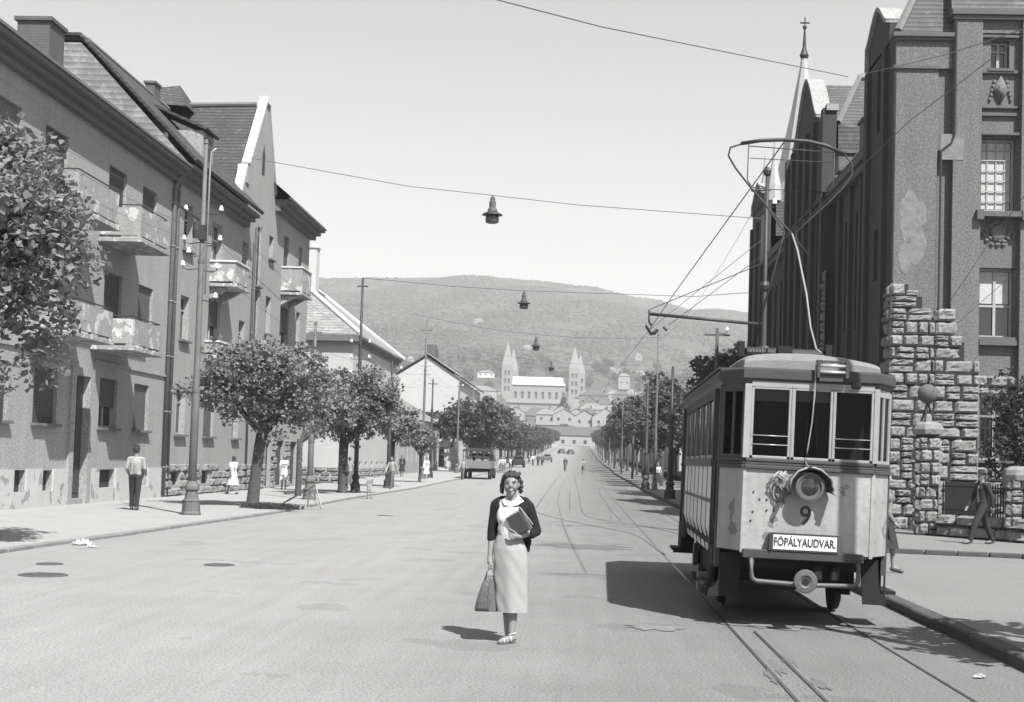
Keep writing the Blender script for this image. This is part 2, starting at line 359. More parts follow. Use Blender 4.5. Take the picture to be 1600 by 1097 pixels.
# terrain to the hill
def ridge(u):   # tangent of elevation of the skyline against x/y
    pts = [(-.6,.105),(-.37,.112),(-.19,.126),(-.13,.1275),(-.07,.1295),(-.035,.128),(0,.125),(.045,.117),(.08,.1095),(.12,.105),(.2,.095),(.4,.08),(.8,.06)]
    if u <= pts[0][0]: return pts[0][1]
    for (a, b), (c, d) in zip(pts, pts[1:]):
        if u <= c:
            t = (u-a)/(c-a); t = t*t*(3-2*t); return lerp(b, d, t)
    return pts[-1][1]
def TZ(x, y):
    if y < 620: return GZ(y)-.03
    base = [(620,8.4),(760,13),(950,25),(1150,38),(1300,52),(1500,88),(1800,148),(2200,235),(2600,310),(3000,1.0)]
    r = ridge(x/y)*3000+1.78
    k = r/385.0
    for (a, za), (b, zb) in zip(base, base[1:]):
        if y <= b:
            if b == 3000: zb = 385
            t = (y-a)/(b-a); z = lerp(za, zb, t)
            w_ = min(1, max(0, (y-1300)/1700)); return z*lerp(1, k, w_)
    return r-(y-3000)*.25
rnd = random.Random(3)
xs = [math.tan(math.radians(a))*1.0 for a in [i*.9-45 for i in range(101)]]
ys = [-60, -20, 20, 60, 80, 116, 140, 158, 175, 195, 240, 280, 320, 400, 500, 600, 620, 690, 760, 850, 950, 1050, 1150, 1225, 1300, 1400, 1500, 1600, 1700, 1800, 1900, 2000, 2100, 2200, 2300, 2400, 2500, 2600, 2700, 2800, 2900, 3000, 3100, 3300, 3700]
v = []; f = []
for y in ys:
    for t in xs:
        x = t*max(y, 300)
        n = 0
        if y > 1600: n = 7*math.sin(x*.011+y*.006)+5*math.sin(x*.023-y*.013)+rnd.uniform(-2.0, 2.0)
        if y >= 2900: n = rnd.uniform(-1.6, 2.6)
        v.append((x, y, TZ(x, y)+n if y >= 1150 else TZ(x, y)))
nx = len(xs)
for i in range(len(ys)-1):
    for j in range(nx-1): f.append((i*nx+j, i*nx+j+1, (i+1)*nx+j+1, (i+1)*nx+j))
tb = MB(); tb.v = v; tb.f = f
terr = struct('terrain', tb, M['hill'])
struct('verge', MB().quad((8.9,41.3,.02),(60,41.3,.02),(60,400,3.5),(8.9,400,3.5)), M['earth'])
# woodland on the hill: one mass of small crowns
mb = MB(); rnd = random.Random(11)
for i in range(22000):
    y = 1500+1500*rnd.random()**.75; u = rnd.uniform(-.24, .22)
    x = u*y; s = rnd.uniform(3, 6); z = TZ(x, y)-1+(7*math.sin(x*.011+y*.006)+5*math.sin(x*.023-y*.013) if 1600 < y < 2900 else 0)
    if math.sin(x*.019+2)*math.sin(y*.022+x*.004) > .8 and y < 2200: continue
    h = s*rnd.uniform(.5, 1.0); k = 5; a0 = rnd.random()*6
    vs = [(x+s*math.cos(a0+2*PI*j/k), y+s*math.sin(a0+2*PI*j/k), z) for j in range(k)]+[(x+s*.75*math.cos(a0+.5+2*PI*j/k), y+s*.75*math.sin(a0+.5+2*PI*j/k), z+h*.7) for j in range(k)]+[(x, y, z+h)]
    mb.add(vs, [(j, (j+1)%k, k+(j+1)%k, k+j) for j in range(k)]+[(k+j, k+(j+1)%k, 2*k) for j in range(k)])
o = mb.build('woodland', M['hill']); put(o, 'dense woodland covering the long hill behind the town', 'woodland', kind='stuff')
# ------------------------------------------------------------------ tram tracks set flush in the road
def railpath(pts, name='tram_track', pair=None):
    g = MB(); r = MB()
    for path in pts:
        for (x0, y0), (x1, y1) in zip(path, path[1:]):
            d = Vector((y1-y0, -(x1-x0), 0)).normalized()
            for off, w, mbx, z in ((0, .015, r, .009), (.030, .014, g, .006)):
                a = Vector((x0, y0, GZ(y0)+z))+d*off; b = Vector((x1, y1, GZ(y1)+z))+d*off
                mbx.quad(a-d*w, a+d*w, b+d*w, b-d*w)
    o = struct(name, r, M['rail']); struct('rail_groove', g, M['groove'], parent=None); return o
yy = [0, 8, 12, 16, 20, 26, 34, 45, 65, 80, 100, 118, 158, 195, 240, 320, 400, 500, 620]
railpath([[(1.72, y) for y in yy], [(3.15, y) for y in yy]])
def interp(p, n=24):
    out = []
    P = [p[0]]+p+[p[-1]]
    for i in range(1, len(P)-2):
        for k in range(6):
            t = k/6; a, b, c, d = [Vector(q) for q in P[i-1:i+3]]
            q = .5*((2*b)+(c-a)*t+(2*a-5*b+4*c-d)*t*t+(3*b-a-3*c+d)*t**3); out.append((q.x, q.y))
    out.append(tuple(p[-1])); return out
railpath([interp([(1.72,28),(1.45,35.4),(.67,38.9),(-.43,43.2),(-1.43,49),(-1.62,56),(-1.87,95),(-1.95,140)]), interp([(3.15,33),(2.4,38),(1.5,42.5),(.55,45),(.13,53),(-.02,89),(-.45,140)])], 'tram_track')
railpath([interp([(-.30,51.4),(-.54,88)]), interp([(1.35,43),(1.26,54),(1.22,77),(1.45,100)])], 'tram_track')
railpath([[(1.95,0),(1.95,15.5)]], 'tram_track')
def blob(cx, cy, rx, ry, z, n=22, seed=1, rag=.12):
    r_ = random.Random(seed); return [(cx+rx*math.cos(2*PI*i/n)*r_.uniform(1-rag, 1+rag), cy+ry*math.sin(2*PI*i/n)*r_.uniform(1-rag, 1+rag), z) for i in range(n)]
struct('road_patch', MB().quad(*blob(.15, 29.9, .95, 1.0, .0045, rag=.35)), M['patchroad'])
struct('road_patch', MB().quad(*blob(1.80, 12.9, .07, .5, .0045, seed=4, rag=.4)), M['patchroad'])
for x_, y_, a_, b_, sd in ((1.74,13.75,.04,.22,11),(1.98,13.2,.05,.45,12),(2.05,11.9,.06,.3,13),(1.69,12.2,.05,.35,14),(2.4,16.2,.5,.35,15),(.9,15.5,.35,.25,16)): struct('road_patch', MB().quad(*blob(x_, y_, a_, b_, .0045+sd*.0002, seed=sd, rag=.45)), M['patchroad' if a_ < .2 else 'paveR'])
for i, (x, y, r) in enumerate([(-7.3,19.1,.33),(-5.55,21.8,.24),(-7.9,20.9,.2)]):
    t = thing('manhole_cover', (x, y, 0), ['larger round iron cover in the road nearest the left frame edge', 'round iron cover standing alone on the road left of the woman', 'smallest round iron cover, close to the left kerb'][i], 'manhole cover')
    q = MB().lathe([(r, 0), (r, .012), (r*.96, .014)], n=28); q.build('cover', M['metalG'], t)
    q = MB()
    for k in range(-3, 4): w_ = math.sqrt(max(0, 1-(k/4)**2))*r*.85; q.box(-w_, w_, k*r*.24-.012, k*r*.24+.012, .0145, .019)
    q.build('tread_rib', M['metalG'], t)
# ------------------------------------------------------------------ left apartment houses
U0 = Vector((0,1,0)); NX = Vector((1,0,0))
def eaves(mb, X, y0, y1, z, over=.55, h=.3):
    """stepped cornice under a projecting eave"""
    mb.box(X-.02, X+over*.35, y0, y1, z-h-.22, z-h); mb.box(X-.02, X+over*.7, y0, y1, z-h, z-h*.45); mb.box(X-.02, X+over, y0, y1, z-h*.45, z)
def railing(par, pts, z, mk='iron'):
    q = MB(); q.tube([Vector((*p, z)) for p in pts], .022, 6); q.build('railing', M[mk], par, world=True)
def balcony(bld, X, y0, y1, z0, z1, dep, rim='iron', bracket=False, white=False):
    """z0 slab underside, z1 parapet top"""
    q = MB(); xf = X+dep
    q.box(X, xf+.06, y0-.06, y1+.06, z0, z0+.14)
    if bracket:
        for y in (y0+.25, y1-.25): q.prism([(X, y-.12, z0), (X+dep*.8, y-.12, z0), (X, y-.12, z0-.5)], (0, .24, 0))
    b = q.build('balcony', M['balc'], bld, world=True, bevel=.015)
    q = MB(); t = .10
    q.box(X, xf, y0, y0+t, z0+.22, z1); q.box(X, xf, y1-t, y1, z0+.22, z1); q.box(xf-t, xf, y0+t, y1-t, z0+.22, z1)
    for y in (y0, (y0+y1)/2-.1, y1-.2): q.box(xf-t, xf-.005, y, y+.2, z0+.14, z0+.22)
    q.build('parapet', M['balc'], b, world=True)
    if white: MB().box(X, xf+.05, y0-.05, y1+.05, z1, z1+.07).build('coping', M['trimW'], b, world=True)
    else: railing(b, [(X, y0+.05), (xf-.05, y0+.05), (xf-.05, y1-.05), (X, y1-.05)], z1+.09)
    return b
def downpipe(par, x, y, z0, z1, r=.075):
    q = MB(); q.tube([(x+.42, y, z1+.05), (x+.35, y, z1-.12), (x+.08, y, z1-.7), (x+.08, y, z0)], r, 10)
    for k in range(int((z1-z0)/2)): q.tube([(x+.08, y, z0+1+k*2), (x+.08, y, z0+1.06+k*2)], r+.02, 10)
    return q.build('downpipe', M['pipe'], par, smooth=True, world=True)
X = -15.0
# --- house A
A = thing('apartment_house', (X, 37, .06), 'three storey grey apartment house nearest the camera on the left, with low parapet balconies', 'apartment building', 'apartment houses on the left side')
ya, yb = 22.0, 50.2
opsA = []
for z0, z1 in ((2.40, 3.96), (5.75, 7.32), (9.1, 10.68)):
    for y0, y1 in ((23.5,25.2),(28.0,29.6),(31.2,32.9),(34.4,36.2),(37.9,39.65),(43.2,44.9),(46.6,48.2)): opsA.append((y0-ya, y1-ya, z0, z1))
opsA = [(a, b, c, d) if not (abs(a+ya-43.2) < .01 and c > 5) else (a, b, c-.75, d) for a, b, c, d in opsA]
door = (40.95-ya, 42.15-ya, .22, 3.9)
base = [(36.75-ya,37.6-ya,.5,1.1),(38.75-ya,39.55-ya,.5,1.08),(43.4-ya,44.95-ya,.5,1.08),(47.3-ya,48.4-ya,.5,1.08),(33-ya,34.2-ya,.5,1.08)]
O = Vector((X, ya, 0))
w_ = MB(); facade(w_, O, U0, NX, yb-ya, 12.0, opsA+[door]+base)
w_.quad((X, ya, 0), (X-11, ya, 0), (X-11, ya, 12), (X, ya, 12)); w_.quad((X-11, ya, 0), (X-11, yb, 0), (X-11, yb, 12), (X-11, ya, 12)); w_.quad((X-.3, yb, 0), (X-11, yb, 0), (X-11, yb, 12), (X-.3, yb, 12))
w_.build('wall', M['stA'], A, world=True)
q = MB()
for a, b in ((ya, 36.75), (37.6, 38.75), (39.55, 40.85), (42.25, 43.4), (44.95, 47.3), (48.4, yb)): q.box(X, X+.05, a, b, .05, 1.12)
for b_ in base: q.box(X, X+.05, b_[0]+ya, b_[1]+ya, .05, .5)
q.build('plinth', M['plinth'], A, world=True)
kinds = ['shut','shut','shutL','shut','shut','half','shutL', 'shut','shutL','half','shut','shut','half','shutL', 'shut','half','shut','shutL','half','shut','shut']
for k, op in enumerate(opsA): window(A, O, U0, NX, op, kinds[k], sill=(op[2] < 4 or op[0]+ya > 45))
for b_ in base:
    q = MB(); q.box(X-.2, X-.17, b_[0]+ya, b_[1]+ya, b_[2], b_[3]); q.build('basement_window', M['dark'], A, world=True)
q = MB(); q.box(X-.19, X-.14, 40.95, 42.15, .22, 3.9); dd = q.build('door', M['woodD'], A, world=True)
q = MB()
for a, b in ((41.03, 41.5), (41.6, 42.07)):
    for c, d in ((.4, 1.2), (1.35, 2.7), (2.85, 3.75)): q.box(X-.14, X-.12, a, b, c, d)
q.build('door_panel', M['woodD'], dd, world=True)
q = MB(); q.box(X-.12, X-.06, 41.53, 41.57, 1.1, 1.3); q.build('handle', M['iron'], dd, world=True)
q = MB(); q.box(X, X+.09, 40.6, 40.95, .06, 4.15); q.box(X, X+.09, 42.15, 42.5, .06, 4.15); q.box(X, X+.09, 40.95, 42.15, 3.9, 4.15); q.build('door_surround', M['stA'], A, world=True)
q = MB(); q.box(X, X+.06, ya, 40.5, 4.38, 4.46); q.box(X, X+.06, 42.6, yb, 4.38, 4.46); q.build('string_course', M['stA'], A, world=True)
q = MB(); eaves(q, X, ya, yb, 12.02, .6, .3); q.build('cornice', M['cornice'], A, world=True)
q = MB(); q.box(X+.5, X+.66, ya, yb, 12.03, 12.11); q.build('gutter', M['pipe'], A, world=True)
q = MB(); q.slab([(X+.42, ya, 12.15), (X+.42, 49.6, 12.15), (X+.12, 49.6, 12.42), (X+.12, ya, 12.42)], .012); q.build('roof_flashing', M['trimW'], A, world=True)
rf = MB(); rf.slab([(X+.45, ya, 12.1), (X+.45, 50.2, 12.1), (X-5, 50.2, 14.6), (X-5, ya, 14.6)], .12); rf.slab([(X-5, ya, 14.6), (X-5, 50.2, 14.6), (X-11, 50.2, 12.2), (X-11, ya, 12.2)], .12)
rf.build('roof', M['tile'], A, world=True)
c0, c1 = at(27, 45, 41), at(78, 45, 41); ct = at(50, 26, 41).z
ch = MB().box(c0.x, c1.x, 41, 42.2, 12.4, ct-.12).build('chimney', M['brick'], A, world=True)
MB().box(c0.x-.08, c1.x+.08, 40.92, 42.28, ct-.12, ct).build('chimney_cap', M['brick'], ch, world=True)
balcony(A, X, 42.5, 45.4, 8.12, 9.2, 1.3); balcony(A, X, 37.1, 40.4, 8.12, 9.2, 1.3); balcony(A, X, 42.2, 45.1, 4.75, 5.72, 1.3); balcony(A, X, 37.1, 40.3, 4.75, 5.72, 1.3); balcony(A, X, 30.6, 33.6, 4.75, 5.72, 1.3)
downpipe(A, X, 50.05, .1, 12.0, .09); 
# --- house B with the tall gable
B = thing('apartment_house', (X, 60, .06), 'grey apartment house with a steep white edged gable behind the first street tree', 'apartment building', 'apartment houses on the left side')
ya, yb = 50.2, 75.6; O = Vector((X, ya, 0))
opsB = [(51.6,52.75,9.3,11.03),(55.6,57.2,9.0,11.03),(60.7,61.75,9.6,11.03), (51.6,52.75,5.9,7.56),(55.5,57.3,6.05,7.9),(60.6,61.65,6.0,7.52), (51.5,52.8,2.35,4.12),(55.45,56.95,2.35,4.1),(60.1,61.2,2.35,3.67),
        (63.4,64.2,9.4,12.6),(65.85,66.75,11.0,12.66),(69.1,70.4,10.5,12.65),(72.8,73.75,11.2,12.65), (63.35,64.1,6.4,9.2),(65.6,66.7,7.4,9.18),(68.85,70.9,6.9,9.1),(72.8,73.75,7.6,9.2), (65.6,66.7,4.2,5.8),(69.0,70.4,4.2,5.8)]
doorsB = [(66.5,67.9,.15,2.4),(69.05,70.9,.15,2.38),(72.4,74.2,.15,2.38)]
baseB = [(51.2,52.4,.45,1.0),(55.5,56.6,.45,1.0),(60.4,61.2,.45,1.0)]
w_ = MB(); facade(w_, O, U0, NX, 66.8-ya, 12.2, [(a-ya,b-ya,c,min(d, 12.1)) for a,b,c,d in opsB+doorsB+baseB if a < 66.0])
O2 = Vector((X, 66.8, 0)); facade(w_, O2, U0, NX, yb-66.8, 14.0, [(max(a-66.8,.02),b-66.8,c,d) for a,b,c,d in opsB+doorsB if a > 66.0])
# gable triangle with stepped shoulders
g = [(X, 58.9, 12.2), (X, 66.8, 12.2), (X, 66.8, 14.1), (X, 65.0, 17.9), (X, 64.0, 17.9), (X, 61.3, 14.4), (X, 60.7, 14.4), (X, 60.1, 12.9), (X, 58.9, 12.9)]
w_.prism(g[::-1], (-.35, 0, 0))
w_.quad((X-.3, yb, 0), (X-12, yb, 0), (X-12, yb, 14), (X-.3, yb, 14)); w_.quad((X, yb, 0), (X-.3, yb, 0), (X-.3, yb, 14), (X, yb, 14))
w_.quad((X-12, ya, 0), (X-12, yb, 0), (X-12, yb, 12), (X-12, ya, 12))
w_.build('wall', M['stB'], B, world=True)
cp = MB(); 
cp.slab([(X+.08, 61.2, 14.5), (X+.08, 64.1, 18.05), (X-.30, 64.1, 18.05), (X-.30, 61.2, 14.5)], .12)
cp.slab([(X+.08, 59.9, 13.0), (X+.08, 60.75, 14.35), (X-.30, 60.75, 14.35), (X-.30, 59.9, 13.0)], .12)
cp.box(X-.30, X+.1, 64.0, 64.75, 18.0, 18.3); cp.box(X-.6, X+.1, 58.8, 60.0, 12.9, 13.02)
cp.slab([(X+.06, 64.7, 18.1), (X+.06, 66.85, 14.2), (X-.3, 66.85, 14.2), (X-.3, 64.7, 18.1)], .1)
cp.build('gable_coping', M['trimW'], B, world=True)
q = MB(); q.box(X-.4, X+.07, 60.75, 61.25, 13.6, 14.4); q.box(X-.4, X+.07, 59.3, 59.85, 12.2, 12.95); q.build('gable_shoulder', M['stB'], B, world=True)
q = MB(); q.prism([(X+.005, 63.75, 14.6), (X+.005, 64.25, 14.6), (X+.005, 64.25, 15.5), (X+.005, 64.0, 16.0), (X+.005, 63.75, 15.5)], (.01, 0, 0)); q.build('gable_vent', M['dark'], B, world=True)
kb = ['case','case','case','case','half','case','case','shutL','case','shut','case','shut','case','shut','case','half','case','case','case']
for i, (a, b, c, d) in enumerate(opsB):
    if a > 66.0: window(B, O2, U0, NX, (max(a-66.8,.02), b-66.8, c, d), kb[i], sill=True)
    else: window(B, O, U0, NX, (a-ya, b-ya, c, min(d, 12.1)), kb[i], sill=True)
for a, b, c, d in doorsB: MB().box(X-.2, X-.16, a, b, c, d).build('door', M['woodD'], B, world=True)
for a, b, c, d in baseB: MB().box(X-.2, X-.16, a, b, c, d).build('basement_window', M['dark'], B, world=True)
# rough stone plinth
def stones(mb, O, U, N, Wd, topf, rows, seed=1, wr=(.35, .9), pr=(.04, .14), skip=(), gap=.014, v0=0):
    r_ = random.Random(seed); O, U, N = Vector(O), Vector(U), Vector(N); Z = Vector((0,0,1)); v = v0
    for h in rows:
        u = -r_.uniform(0, .3)
        while u < Wd:
            w2 = r_.uniform(*wr); a, b = max(0, u), min(Wd, u+w2); u += w2
            if b-a < .08: continue
            hh = h*r_.choice([1, 1, 1, .5]) if h > .3 else h
            for (c, d) in ([(v, v+h)] if hh == h else [(v, v+h/2), (v+h/2, v+h)]):
                if (c+d)/2 > topf((a+b)/2): continue
                if any(s[0] < (a+b)/2 < s[1] and s[2] < (c+d)/2 < s[3] for s in skip):
                    continue
                aa, bb = a, b
                for s in skip:
                    if s[2] < (c+d)/2 < s[3]:
                        if aa < s[0] < bb: bb = s[0]
                        if aa < s[1] < bb: aa = s[1]
                if bb-aa < .06: continue
                p = r_.uniform(*pr); m_ = .035+.02*r_.random(); g2 = gap/2
                P = lambda uu, vv, dd: O+U*uu+Z*vv+N*dd
                j = lambda: r_.uniform(-.018, .018)
                a1, b1, c1, d1 = aa+g2, bb-g2, c+g2, d-g2
                nu, nv = 6, 5; ph = r_.uniform(0, 9); tl = r_.uniform(-.25, .25); tv = r_.uniform(-.25, .25); gv = []
                for ii in range(nu+1):
                    for jj in range(nv+1):
                        fu, fv = ii/nu, jj/nv; e_ = min(1, min(fu, 1-fu)*(b1-a1)/.04)*min(1, min(fv, 1-fv)*(d1-c1)/.035); e_ = e_**.5
                        hh_ = p*(.25+.75*e_)*(1+tl*(fu-.5)*2+tv*(fv-.5)*2)+(r_.uniform(-.022, .022) if e_ > .3 else 0)
                        if e_ < .01: hh_ = -.01
                        gv.append(P(lerp(a1, b1, fu)+r_.uniform(-.006,.006)+(e_ < .01)*r_.uniform(-.008,.008), lerp(c1, d1, fv)+r_.uniform(-.006,.006), hh_))
                mb.add(gv, [(ii*(nv+1)+jj, (ii+1)*(nv+1)+jj, (ii+1)*(nv+1)+jj+1, ii*(nv+1)+jj+1) for ii in range(nu) for jj in range(nv)])
        v += h
st = MB(); stones(st, (X, 50.4, .06), U0, NX, 16, lambda u: 1.15+.12*math.sin(u*2.1), [.3]*4, 5, skip=[(a-50.4, b-50.4, c-.06, d-.06) for a, b, c, d in baseB])
stones(st, (X, 65.9, .06), U0, NX, 9.7, lambda u: 2.4, [.3]*8, 6, skip=[(a-65.9, b-65.9, 0, d) for a, b, c, d in doorsB])
st.build('stone_plinth', M['stone'], B, world=True)
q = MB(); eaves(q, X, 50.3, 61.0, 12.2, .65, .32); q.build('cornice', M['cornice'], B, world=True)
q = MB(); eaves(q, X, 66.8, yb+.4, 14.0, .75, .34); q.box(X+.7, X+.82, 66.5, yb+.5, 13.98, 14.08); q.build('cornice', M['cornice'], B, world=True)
rf = MB()
rf.slab([(X+.7, 50.25, 12.25), (X+.7, 61.2, 12.25), (-18.7, 61.2, 16.7), (-18.7, 50.25, 16.7)], .14)
rf.slab([(-18.7, 50.25, 16.7), (-18.7, 61.2, 16.7), (-21, 61.2, 16.7), (-21, 50.25, 16.7)], .14)
rf.slab([(-21, 50.25, 16.7), (-21, 61.2, 16.7), (-27, 61.2, 12.3), (-27, 50.25, 12.3)], .14)
MB().prism([(X+.5, 50.2, 12.2), (-18.7, 50.2, 16.6), (-21, 50.2, 16.6), (-26.9, 50.2, 12.2)], (0, .25, 0)).build('party_wall', M['tileL'], B, world=True)
q = MB(); q.slab([(X+.75, 50.1, 12.3), (X+.75, 50.75, 12.3), (-18.75, 50.75, 16.85), (-18.75, 50.1, 16.85)], .1); q.slab([(-18.7, 50.1, 16.85), (-18.7, 50.75, 16.85), (-21, 50.75, 16.85), (-21, 50.1, 16.85)], .1); q.build('verge_tiles', M['tile'], B, world=True)
rf.add([(X-.3, 59.4, 12.3), (X-.3, 64.2, 17.9), (-22, 64.2, 17.6), (-22, 55.5, 12.3), (X-.3, 67.2, 13.9), (-22, 68, 13.9)], [(0,1,2,3), (1,4,5,2)])
rf.add([(X+.82, 66.3, 14.08), (X+.82, yb+.5, 14.08), (-18.6, 72.5, 17.7), (-18.6, 66.3, 17.7), (-24, yb+.5, 14.08), (-24, 66.3, 14.08)], [(0,1,2,3), (1,4,2), (2,4,5,3)])
rf.build('roof', M['tile'], B, world=True)
rf = MB(); rf.add([(-18.3, 62.5, 17.4), (-18.3, 66, 17.4), (-21.5, 61, 17.2), (-19.1, 64.1, 18.75), (-22.0, 64.1, 18.4), (-22, 68, 17.2)], [(0,1,3), (0,3,2), (2,3,4), (1,5,4,3)]); rf.build('roof', M['tile'], B, world=True)
q = MB(); q.tube([(-18.7, 50.8, 16.85), (-18.7, 61, 16.85)], .13, 8); q.tube([(X-.5, 64.2, 17.95), (-19, 64.2, 17.85)], .12, 8); q.build('ridge_tiles', M['ridge'], B, world=True)
# dormer
q = MB(); q.box(-16.6, -15.2, 54.4, 56.0, 13.0, 14.4); dm = q.build('dormer', M['stB'], B, world=True)
q = MB(); q.slab([(-15.05, 54.25, 14.4), (-15.05, 56.15, 14.4), (-17.2, 56.15, 15.3), (-17.2, 54.25, 15.3)], .1); q.build('dormer_roof', M['tile'], dm, world=True)
MB().box(-15.19, -15.17, 54.7, 55.7, 13.3, 14.2).build('dormer_window', M['winD'], dm, world=True)
c0, c1 = at(226, 150, 58.5), at(241, 150, 58.5); ct = at(233, 130, 58.5).z
ch = MB().box(c0.x, c1.x, 58.5, 59.3, 16.0, ct).build('chimney', M['brick'], B, world=True); MB().box(c0.x-.06, c1.x+.06, 58.44, 59.36, ct, ct+.1).build('chimney_cap', M['brick'], ch, world=True)
balcony(B, X, 55.5, 57.7, 8.35, 9.35, 1.05, white=True, bracket=True); balcony(B, X, 68.8, 71.1, 9.6, 10.95, 1.05, white=True, bracket=True); balcony(B, X, 55.2, 60.0, 5.45, 6.1, .55, white=True); balcony(B, X, 68.6, 71.2, 6.1, 6.9, .5)
downpipe(B, X, 50.55, .1, 12.1, .06); downpipe(B, X, 62.6, .1, 12.0, .045)
q = MB(); q.box(X+.03, X+.06, 62.9, 63.0, 5.0, 12.0); q.build('cable_duct', M['pipe'], B, world=True)
t = put(MB().box(X+.1, X+.16, 64.6, 66.0, 5.9, 7.0).build('laundry_sheet', M['cloW']), 'white sheet hung out of a window above the first street tree', 'laundry')
# --- two storey house D with pale tiles
def window_row(bld, O, U, N, ops, kind='case', sill=True, depth=.18):
    for op in ops: window(bld, O, U, N, op, kind, depth, sill)
D = thing('corner_house', (-15, 100, .06), 'two storey pale plastered corner house with a pale hipped tiled roof and white chimney', 'house')
O = Vector((X, 91.5, 0)); ops = [(1.5+k*2.7, 2.4+k*2.7, 6.0, 7.9) for k in range(8)]+[(1.5+k*2.7, 2.3+k*2.7, 1.0, 1.35) for k in range(8)]
w_ = MB(); facade(w_, O, U0, NX, 22, 9.6, ops); OD = Vector((X-14, 91.5, 0)); opn = [(9.0, 10.0, 5.4, 7.6), (5.5, 6.5, 5.4, 7.6), (11.8,12.4,6,7.2)]
facade(w_, OD, (1,0,0), (0,-1,0), 14, 9.6, opn); w_.quad((X, 113.5, 0), (X-14, 113.5, 0), (X-14, 113.5, 9.6), (X, 113.5, 9.6)); w_.build('wall', M['stD'], D, world=True)
window_row(D, O, U0, NX, ops[:8]); window_row(D, OD, (1,0,0), (0,-1,0), opn)
for a, b, c, d in ops[8:]: MB().box(X-.16, X-.13, a+91.5, b+91.5, c, d).build('basement_window', M['winD'], D, world=True)
q = MB(); eaves(q, X, 91.2, 113.8, 9.6, .45, .25); q.box(X-14, X+.4, 91.0, 91.55, 9.2, 9.62); q.build('cornice', M['cornice'], D, world=True)
rf = MB(); e = 9.66; rf.add([(X+.5, 91.0, e), (X+.5, 114, e), (-20.5, 110, 14.2), (-20.5, 99, 14.2), (-30, 91.0, e), (-27, 99, 14.2), (-27, 110, 14.2)], [(0,1,2,3), (4,0,3,5), (3,2,6,5)]); rf.build('roof', M['tileL'], D, world=True)
q = MB(); q.tube([(X+.5, 91.0, e+.05), (-20.5, 99, 14.3), (-20.5, 110, 14.3), (X+.5, 114, e+.05)], .16, 7); q.build('ridge_tiles', M['trimW'], D, world=True)
q = MB(); q.box(-20.6, -19.8, 102.6, 103.8, 13.0, 17.0); ch = q.build('chimney', M['stE'], D, world=True); MB().box(-20.7, -19.7, 102.5, 103.9, 17.0, 17.15).build('chimney_cap', M['trimW'], ch, world=True)
MB().box(-20.9, -20.0, 98.4, 99.6, 13.5, 16.2).build('chimney', M['brick'], D, world=True)
st = MB(); stones(st, (X, 91.5, .06), U0, NX, 22, lambda u: 1.0, [.3]*3, 15); stones(st, (X-8, 91.5, .06), (1,0,0), (0,-1,0), 8, lambda u: 1.0, [.3]*3, 16); st.build('stone_plinth', M['stone'], D, world=True)
# --- simple row houses further on
def rowhouse(name, label, y0, y1, x1, dep, ez, rz_, wallm, roofm, gable=False, group=None, wins=3, cat='house', kind='case', x_side=1):
    g0 = GZ((y0+y1)/2)
    h = thing(name, (x1, (y0+y1)/2, g0), label, cat, group)
    xb = x1-dep*x_side; w_ = MB(); Wd = y1-y0; st_ = Wd/wins
    ops = []
    for fl in range(max(1, int((ez-1)//3.2))):
        for k in range(wins): ops.append((st_*(k+.5)-.5, st_*(k+.5)+.5, 1.1+3.2*fl, 2.7+3.2*fl))
    O = Vector((x1, y0, g0)); facade(w_, O, U0, (x_side,0,0), Wd, ez, ops)
    xm = (x1+xb)/2
    for yy_ in (y0, y1):
        if gable: w_.add([(x1,yy_,g0),(xb,yy_,g0),(xb,yy_,g0+ez),(xm,yy_,g0+ez+rz_),(x1,yy_,g0+ez)], [(0,1,2,3,4)])
        else: w_.quad((x1,yy_,g0),(xb,yy_,g0),(xb,yy_,g0+ez),(x1,yy_,g0+ez))
    w_.quad((xb,y0,g0),(xb,y1,g0),(xb,y1,g0+ez),(xb,y0,g0+ez)); w_.build('wall', M[wallm], h, world=True)
    for op in ops: window(h, O, U0, (x_side,0,0), op, kind, .16, False)
    q = MB(); z = g0+ez; ov = .35*x_side
    if gable:
        q.slab([(x1+ov,y0-.15,z-.15),(x1+ov,y1+.15,z-.15),(xm,y1+.15,z+rz_),(xm,y0-.15,z+rz_)], .14*x_side)
        q.slab([(xm,y0-.15,z+rz_),(xm,y1+.15,z+rz_),(xb-ov,y1+.15,z-.15),(xb-ov,y0-.15,z-.15)], .14*x_side)
    else:
        i = dep*.45; q.add([(x1+ov,y0-.3,z),(x1+ov,y1+.3,z),(xb-ov,y1+.3,z),(xb-ov,y0-.3,z),(xm,y0+i,z+rz_),(xm,max(y1-i, y0+i+.1),z+rz_)], [(0,1,5,4),(1,2,5),(2,3,4,5),(3,0,4),(0,3,2,1)])
    q.build('roof', M[roofm], h, world=True)
    c = MB(); yc = (y0+y1)/2+1; c.box(xm-.35, xm+.35, yc-.5, yc+.5, z+rz_-.8, z+rz_+1.1); c.build('chimney', M['brick'], h, world=True)
    return h
rowhouse('low_house', 'low single storey house with a grey tiled roof beside the small street tree', 114.2, 131, -15.0, 8, 4.6, 2.6, 'stB', 'tile', wins=5)
rowhouse('low_house', 'low shop house with a pale roof directly in front of the white gable wall', 131.4, 150, -15.0, 8.6, 4.9, 3.0, 'stD', 'tileL', wins=6)
sh = thing('shop_house', (-13.4, 153, GZ(153)), 'white fronted shop with dark lettered boards at the end of the low houses', 'shop')
g0 = GZ(153); Os = Vector((-17.5, 152, g0)); ops = [(.5, 1.5, 3.4, 5.2), (2.1, 3.1, 3.4, 5.2), (.6, 2.9, .3, 2.4)]
w_ = MB(); facade(w_, Os, (1,0,0), (0,-1,0), 3.7, 6.0, ops); w_.box(-17.5, -13.8, 152.3, 158, g0, g0+6); w_.build('wall', M['stE'], sh, world=True)
